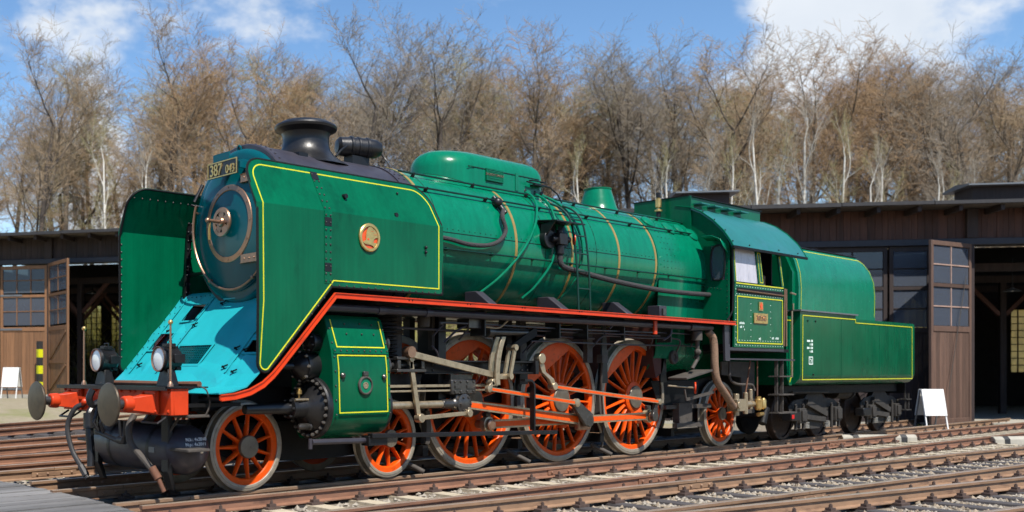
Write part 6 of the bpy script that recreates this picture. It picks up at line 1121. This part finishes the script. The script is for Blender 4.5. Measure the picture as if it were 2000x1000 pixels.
part('red_reflector', shift(MB().box(9.1, 9.2, -1.29, -1.283, .47, .55)), 'red_lens', TN)
part('brake_cylinder', shift(MB().cyl((12.05, -.85, .98), (12.5, -.95, .98), .17, n=24).lathe([(0, .2), (.05, .2)], (12.5, -.95, .98), X_, 24).cyl((11.6, -.85, .98), (12.05, -.85, .98), .05)), 'bogie_grey', TN)
part('brake_rigging', shift(MB().tube([(9.2, -1.1, 1.02), (12.0, -1.0, .97)], .02, 6).tube([(9.3, -1.2, 1.0), (11.0, -1.2, .98)], .018, 6)), 'bogie_grey', TN)
part('rear_buffer_beam', shift(MB().box(14.98, 15.02, -1.3, 1.3, .9, 1.2)), 'frame_black', TN)
part('rear_step', shift(MB().box(14.8, 15.1, -1.4, -1.2, .5, .52).bar((14.85, -1.35, .5), (14.85, -1.35, .9), .03, .03, (1, 0, 0)).bar((15.05, -1.35, .5), (15.05, -1.35, .9), .03, .03, (1, 0, 0)).box(14.8, 15.1, -1.4, -1.2, .75, .77)), 'bogie_grey', TN)
# ---------------------------------------------------------------- woodland
def prism_mesh(name, P0, P1, R0, R1, n):
    P0, P1, R0, R1 = map(lambda a: np.asarray(a, float), (P0, P1, R0, R1)); m = len(P0)
    d = P1 - P0; d /= np.maximum(np.linalg.norm(d, axis=1, keepdims=True), 1e-6)
    ref = np.where(np.abs(d[:, 2:3]) > .9, np.array([[1., 0, 0]]), np.array([[0., 0, 1]])); u = np.cross(d, ref); u /= np.linalg.norm(u, axis=1, keepdims=True); v = np.cross(d, u)
    a = np.arange(n) * 2 * np.pi / n; ring = u[:, None] * np.cos(a)[None, :, None] + v[:, None] * np.sin(a)[None, :, None]
    V = np.concatenate([P0[:, None] + ring * R0[:, None, None], P1[:, None] + ring * R1[:, None, None]], 1).reshape(-1, 3)
    j = np.arange(n); k = (j + 1) % n; q = np.stack([j, k, k + n, j + n], -1); F = (q[None] + (np.arange(m) * 2 * n)[:, None, None]).reshape(-1, 4)
    me = bpy.data.meshes.new(name); me.vertices.add(len(V)); me.vertices.foreach_set('co', V.ravel())
    me.loops.add(F.size); me.loops.foreach_set('vertex_index', F.ravel().astype(np.int32)); me.polygons.add(len(F))
    me.polygons.foreach_set('loop_start', np.arange(len(F), dtype=np.int32) * 4); me.update(calc_edges=True)
    me.polygons.foreach_set('use_smooth', [True] * len(F)); return me
def grow(seed, H, style='beech'):
    r = random.Random(seed); thick = [[], [], [], []]; thin = [[], [], [], []]
    def seg(L, a, b_, ra, rb): L[0].append(tuple(a)); L[1].append(tuple(b_)); L[2].append(ra); L[3].append(rb)
    def branch(p, d, length, rad, lev, up):
        n = {0: 6 if style == 'beech' else 9, 1: 6, 2: 4, 3: 3, 4: 1}[lev]; step = length / n; pts = [p.copy()]; rr = rad
        for i in range(n):
            g_ = (.035 if style == 'beech' else .022, .11, .14, .17, .2)[lev]; d = (d + Vector((r.gauss(0, g_), r.gauss(0, g_), r.gauss(0, g_ * .6) + (up if lev else .12)))).normalized(); q = p + d * step; r2 = max(.0065, rr * (.80 if lev else .88))
            seg(thick if lev < 3 else thin, p, q, rr, r2); p = q; rr = r2; pts.append(p.copy())
            if lev >= 4: continue
            f = (i + 1) / n
            if lev == 0 and f < (.38 if style == 'beech' else .55): continue
            k = {0: r.choice((1, 2)), 1: r.choice((1, 2)), 2: 2, 3: 3}[lev] if style == 'beech' else {0: 1, 1: 1, 2: r.choice((1, 2)), 3: 2}[lev]
            for _ in range(k):
                ax = Vector((r.gauss(0, 1), r.gauss(0, 1), r.gauss(0, .35))).normalized(); spread = {0: .72, 1: .75, 2: .82, 3: .85}[lev] * (1.0 if style == 'beech' else .8)
                nd_ = (d * (1 - spread * .5) + ax * spread * .75).normalized()
                ln = {0: H * (.36 if style == 'beech' else .26) * (1.15 - f * .6), 1: length * .50, 2: length * .46, 3: length * .50}[lev] * r.uniform(.7, 1.2)
                branch(p.copy(), nd_, ln, max(.0065, rr * {0: .6, 1: .52, 2: .5, 3: .5}[lev]), lev + 1, {0: .13, 1: .085, 2: .05, 3: .03}[lev])
    branch(Vector((0, 0, -.3)), Vector((r.gauss(0, .05), r.gauss(0, .05), 1)).normalized(), H * (.78 if style == 'beech' else .95), H * (.0125 if style == 'beech' else .0140), 0, .05)
    return prism_mesh('trunk', *thick, 6), prism_mesh('crown', *thin, 3), len(thin[0])
PROTO = []
for i, (sd, H, stl) in enumerate(((11, 17, 'beech'), (131, 18, 'beech'), (37, 16, 'beech'), (41, 17, 'beech'), (58, 15, 'beech'), (67, 15, 'birch'), (73, 15, 'birch'), (89, 14, 'birch'))):
    g3 = grow(sd, H, stl); zz = np.empty(len(g3[1].vertices) * 3); g3[1].vertices.foreach_get('co', zz); PROTO.append((g3, float(np.percentile(zz[2::3], 99.3)), stl)); print('tree', i, g3[2], PROTO[-1][1], float(np.percentile(np.abs(zz[0::3]), 95)))
for p_ in PROTO:
    p_[0][0].materials.append(MATS['bark']); p_[0][1].materials.append(MATS['twig_brown'])
def tinted(name, me, m, parent):                      # shared mesh, its own bark or twig colour
    o = obj(name, me, None, parent); o.material_slots[0].link = 'OBJECT'; o.material_slots[0].material = MATS[m]; return o
def cam_pt(u, D):
    return (CAM[0] + DV[0] * D + RV[0] * D * (u - 599.5) / 1935.22, CAM[1] + DV[1] * D + RV[1] * D * (u - 599.5) / 1935.22)
r6 = random.Random(5)
def tree(name, label, i, u, D, htop_v, bark, twig, group, cat='tree', wide=1.):
    x, y = cam_pt(u, D); z = float(ground_h(x, y)); ztop = CAM[2] + (726.57 - htop_v - 12) / 1935.22 * D
    s = (ztop - z) / (PROTO[i][1] * (1.0 if PROTO[i][2] == 'beech' else 1.02))
    t = thing(name, label, cat, (x, y, z), r6.uniform(0, 6.28), group)
    t.scale = (s * wide, s * wide, s)
    tinted('trunk', PROTO[i][0][0], bark, t); tinted('crown', PROTO[i][0][1], twig, t)
    return t
# the wood's edge, left to right in the photograph: (u, distance, top v, proto, bark, twigs, where)
EDGE = [(-60, 60, 90, 0, 'bark', 'twig_brown', 'with brown twigs where the wood ends past the brown-door shed'), (55, 57, 62, 1, 'bark_dark', 'twig_brown', 'dark stemmed, above the doors of the brown-door shed'), (120, 66, 48, 3, 'bark', 'twig_grey', 'greyish and tallest above the brown-door shed'),
 (190, 72, 110, 2, 'bark', 'twig_olive', 'thin, between the grey tree and the slim tall one'), (300, 62, 25, 1, 'bark_dark', 'twig_brown', 'tall and slim above the far smoke deflector'), (370, 60, 42, 0, 'bark', 'twig_rust', 'with a broad rusty crown above the smokebox'),
 (450, 64, 80, 4, 'bark', 'twig_rust', 'beside the broad rusty crown, in front of the chimney'), (540, 70, 130, 2, 'bark', 'twig_olive', 'low, directly behind the chimney'), (610, 66, 95, 3, 'bark', 'twig_rust', 'rusty, behind the turbo generator'),
 (690, 60, 30, 1, 'bark_dark', 'twig_grey', 'dark and tall, behind the turbo generator'), (760, 63, 22, 0, 'bark_dark', 'twig_grey', 'tallest dark tree between chimney and dome'), (830, 62, 28, 4, 'bark_dark', 'twig_grey', 'dark, in front of the dome'),
 (900, 70, 100, 2, 'bark', 'twig_brown', 'above the front of the dome casing'), (960, 74, 118, 3, 'bark', 'twig_olive', 'low, above the middle of the dome casing'), (1040, 62, 52, 0, 'bark', 'twig_brown', 'broad, above the rear of the dome casing'), (1100, 64, 62, 4, 'bark', 'twig_rust', 'broad, above the boiler ladder'),
 (1180, 70, 90, 2, 'bark', 'twig_grey', 'above the safety valve cover'), (1250, 66, 72, 1, 'bark_dark', 'twig_grey', 'slim, above the whistle'), (1320, 68, 92, 3, 'bark', 'twig_grey', 'above the cab front'), (1400, 62, 66, 4, 'bark_dark', 'twig_brown', 'above the cab roof'),
 (1470, 64, 92, 0, 'bark', 'twig_rust', 'rusty crown above the rear of the cab'), (1550, 63, 80, 2, 'bark', 'twig_rust', 'rusty crown above the tender front'), (1630, 62, 62, 1, 'bark', 'twig_rust', 'rusty crown above the coal bunker'), (1700, 64, 82, 4, 'bark', 'twig_rust', 'rusty crown above the tender rear'),
 (1770, 66, 92, 3, 'bark', 'twig_brown', 'above the eaves of the dark shed'), (1840, 63, 88, 0, 'bark', 'twig_brown', 'a step before the shed roof vent'), (1910, 60, 72, 1, 'bark_dark', 'twig_grey', 'dark, above the shed roof vent'), (1985, 62, 110, 2, 'bark', 'twig_brown', 'past the shed roof vent, brown twigs'), (2060, 66, 90, 4, 'bark', 'twig_brown', 'last past the shed roof vent')]
for (u, D, v, i, bk_, tw, where) in EDGE: tree('bare_tree', f'bare tree {where}', i, u, D, v, bk_, tw, 'trees along the edge of the wood')
BIRCH = [(1318, 55, 250, 'in front of the cab ventilator'), (1382, 55, 235, 'first behind the cab front'), (1415, 56, 240, 'above the cab roof ventilator'), (1500, 53, 160, 'forked, above the cab roof end'), (1530, 57, 200, 'thin, next to the forked birch'), (1566, 53, 165, 'tall, above the tender front'), (1632, 53, 200, 'leaning, above the coal bunker'), (1698, 55, 235, 'curved, above the tender rear'), (1716, 58, 240, 'thin, next to the curved birch'), (1815, 55, 270, 'a step before the shed roof vent'), (1853, 57, 300, 'short, beside the shed roof vent'), (1893, 56, 280, 'behind the shed roof vent'), (1150, 55, 240, 'pale, in front of the safety valve cover'), (1275, 56, 275, 'pale, above the whistle'), (210, 54, 200, 'pale, above the far deflector'), (280, 52, 235, 'slender, above the top of the far deflector')]
for k, (u, D, v, where) in enumerate(BIRCH): tree('birch_tree', f'white stemmed bare birch {where}', 5 + k % 3, u, D, v, 'birch_bark', 'twig_pale' if k % 2 else 'twig_olive', 'white birches along the wood', wide=.7)
# trees deeper in the wood, filling the hillside between the edge trees
rI = random.Random(4); NI = 60
for k in range(NI):
    u = -150 + 2350 * (k + rI.random()) / NI
    tree('bare_tree', 'bare tree deep in the wood, half hidden behind the trees of the wood edge', rI.randrange(5), u, rI.uniform(66, 96), rI.uniform(92, 200) + (90 if u < 280 else 0), rI.choice(('bark', 'bark_dark')), rI.choice(('twig_brown', 'twig_grey', 'twig_rust', 'twig_olive')), 'trees deep in the wood', wide=rI.uniform(1.15, 1.6))
for k in range(16):
    u = 380 + 1750 * (k + rI.random()) / 16
    tree('bare_tree', 'bare tree deep in the wood, half hidden behind the trees of the wood edge', rI.randrange(5), u, rI.uniform(92, 112), rI.uniform(120, 190), 'bark', rI.choice(('twig_brown', 'twig_olive', 'twig_grey')), 'trees deep in the wood', wide=rI.uniform(1.3, 1.7))
# undergrowth: brush stems and budding shrubs on the slope
def brush(name, label, n, seed, m, h, Dr, ur, leaf=False):
    r = np.random.default_rng(seed); u = r.uniform(*ur, n); D = r.uniform(*Dr, n)
    x = CAM[0] + DV[0] * D + RV[0] * D * (u - 599.5) / 1935.22; y = CAM[1] + DV[1] * D + RV[1] * D * (u - 599.5) / 1935.22; z = ground_h(x, y)
    hh = r.uniform(*h, n); P0 = np.stack([x, y, z], -1); d = np.stack([r.normal(0, .35, n), r.normal(0, .35, n), np.ones(n)], -1); P1 = P0 + d * hh[:, None]
    A = [P0]; B = [P1]; Ra = [np.full(n, .022)]; Rb = [np.full(n, .010)]
    for k in range(5):
        t = r.uniform(.3, .95, n)[:, None]; q = P0 + (P1 - P0) * t; e = np.stack([r.normal(0, .7, n), r.normal(0, .7, n), r.uniform(.2, 1.0, n)], -1) * (hh * .38)[:, None]
        A.append(q); B.append(q + e); Ra.append(np.full(n, .012)); Rb.append(np.full(n, .008))
    me = prism_mesh(name, np.concatenate(A), np.concatenate(B), np.concatenate(Ra), np.concatenate(Rb), 3)
    o_ = obj(name, me, m, kind='stuff'); o_['label'] = label
brush('undergrowth', 'dense brown brushwood on the slope under the trees', 10000, 9, 'brush', (1.2, 3.6), (54, 84), (-150, 2150))
brush('undergrowth', 'tall brown saplings filling the slope between the trunks', 6000, 19, 'twig_brown', (3.0, 7.5), (56, 80), (350, 2150))
brush('undergrowth', 'yellow green budding shrubs behind the chimney and brown-door shed', 5200, 12, 'spring_leaf', (1.5, 4.5), (52, 66), (120, 1450))
brush('undergrowth', 'pale brushwood close behind the sheds', 3500, 15, 'twig_pale', (1.0, 3.0), (50, 60), (-150, 2150))
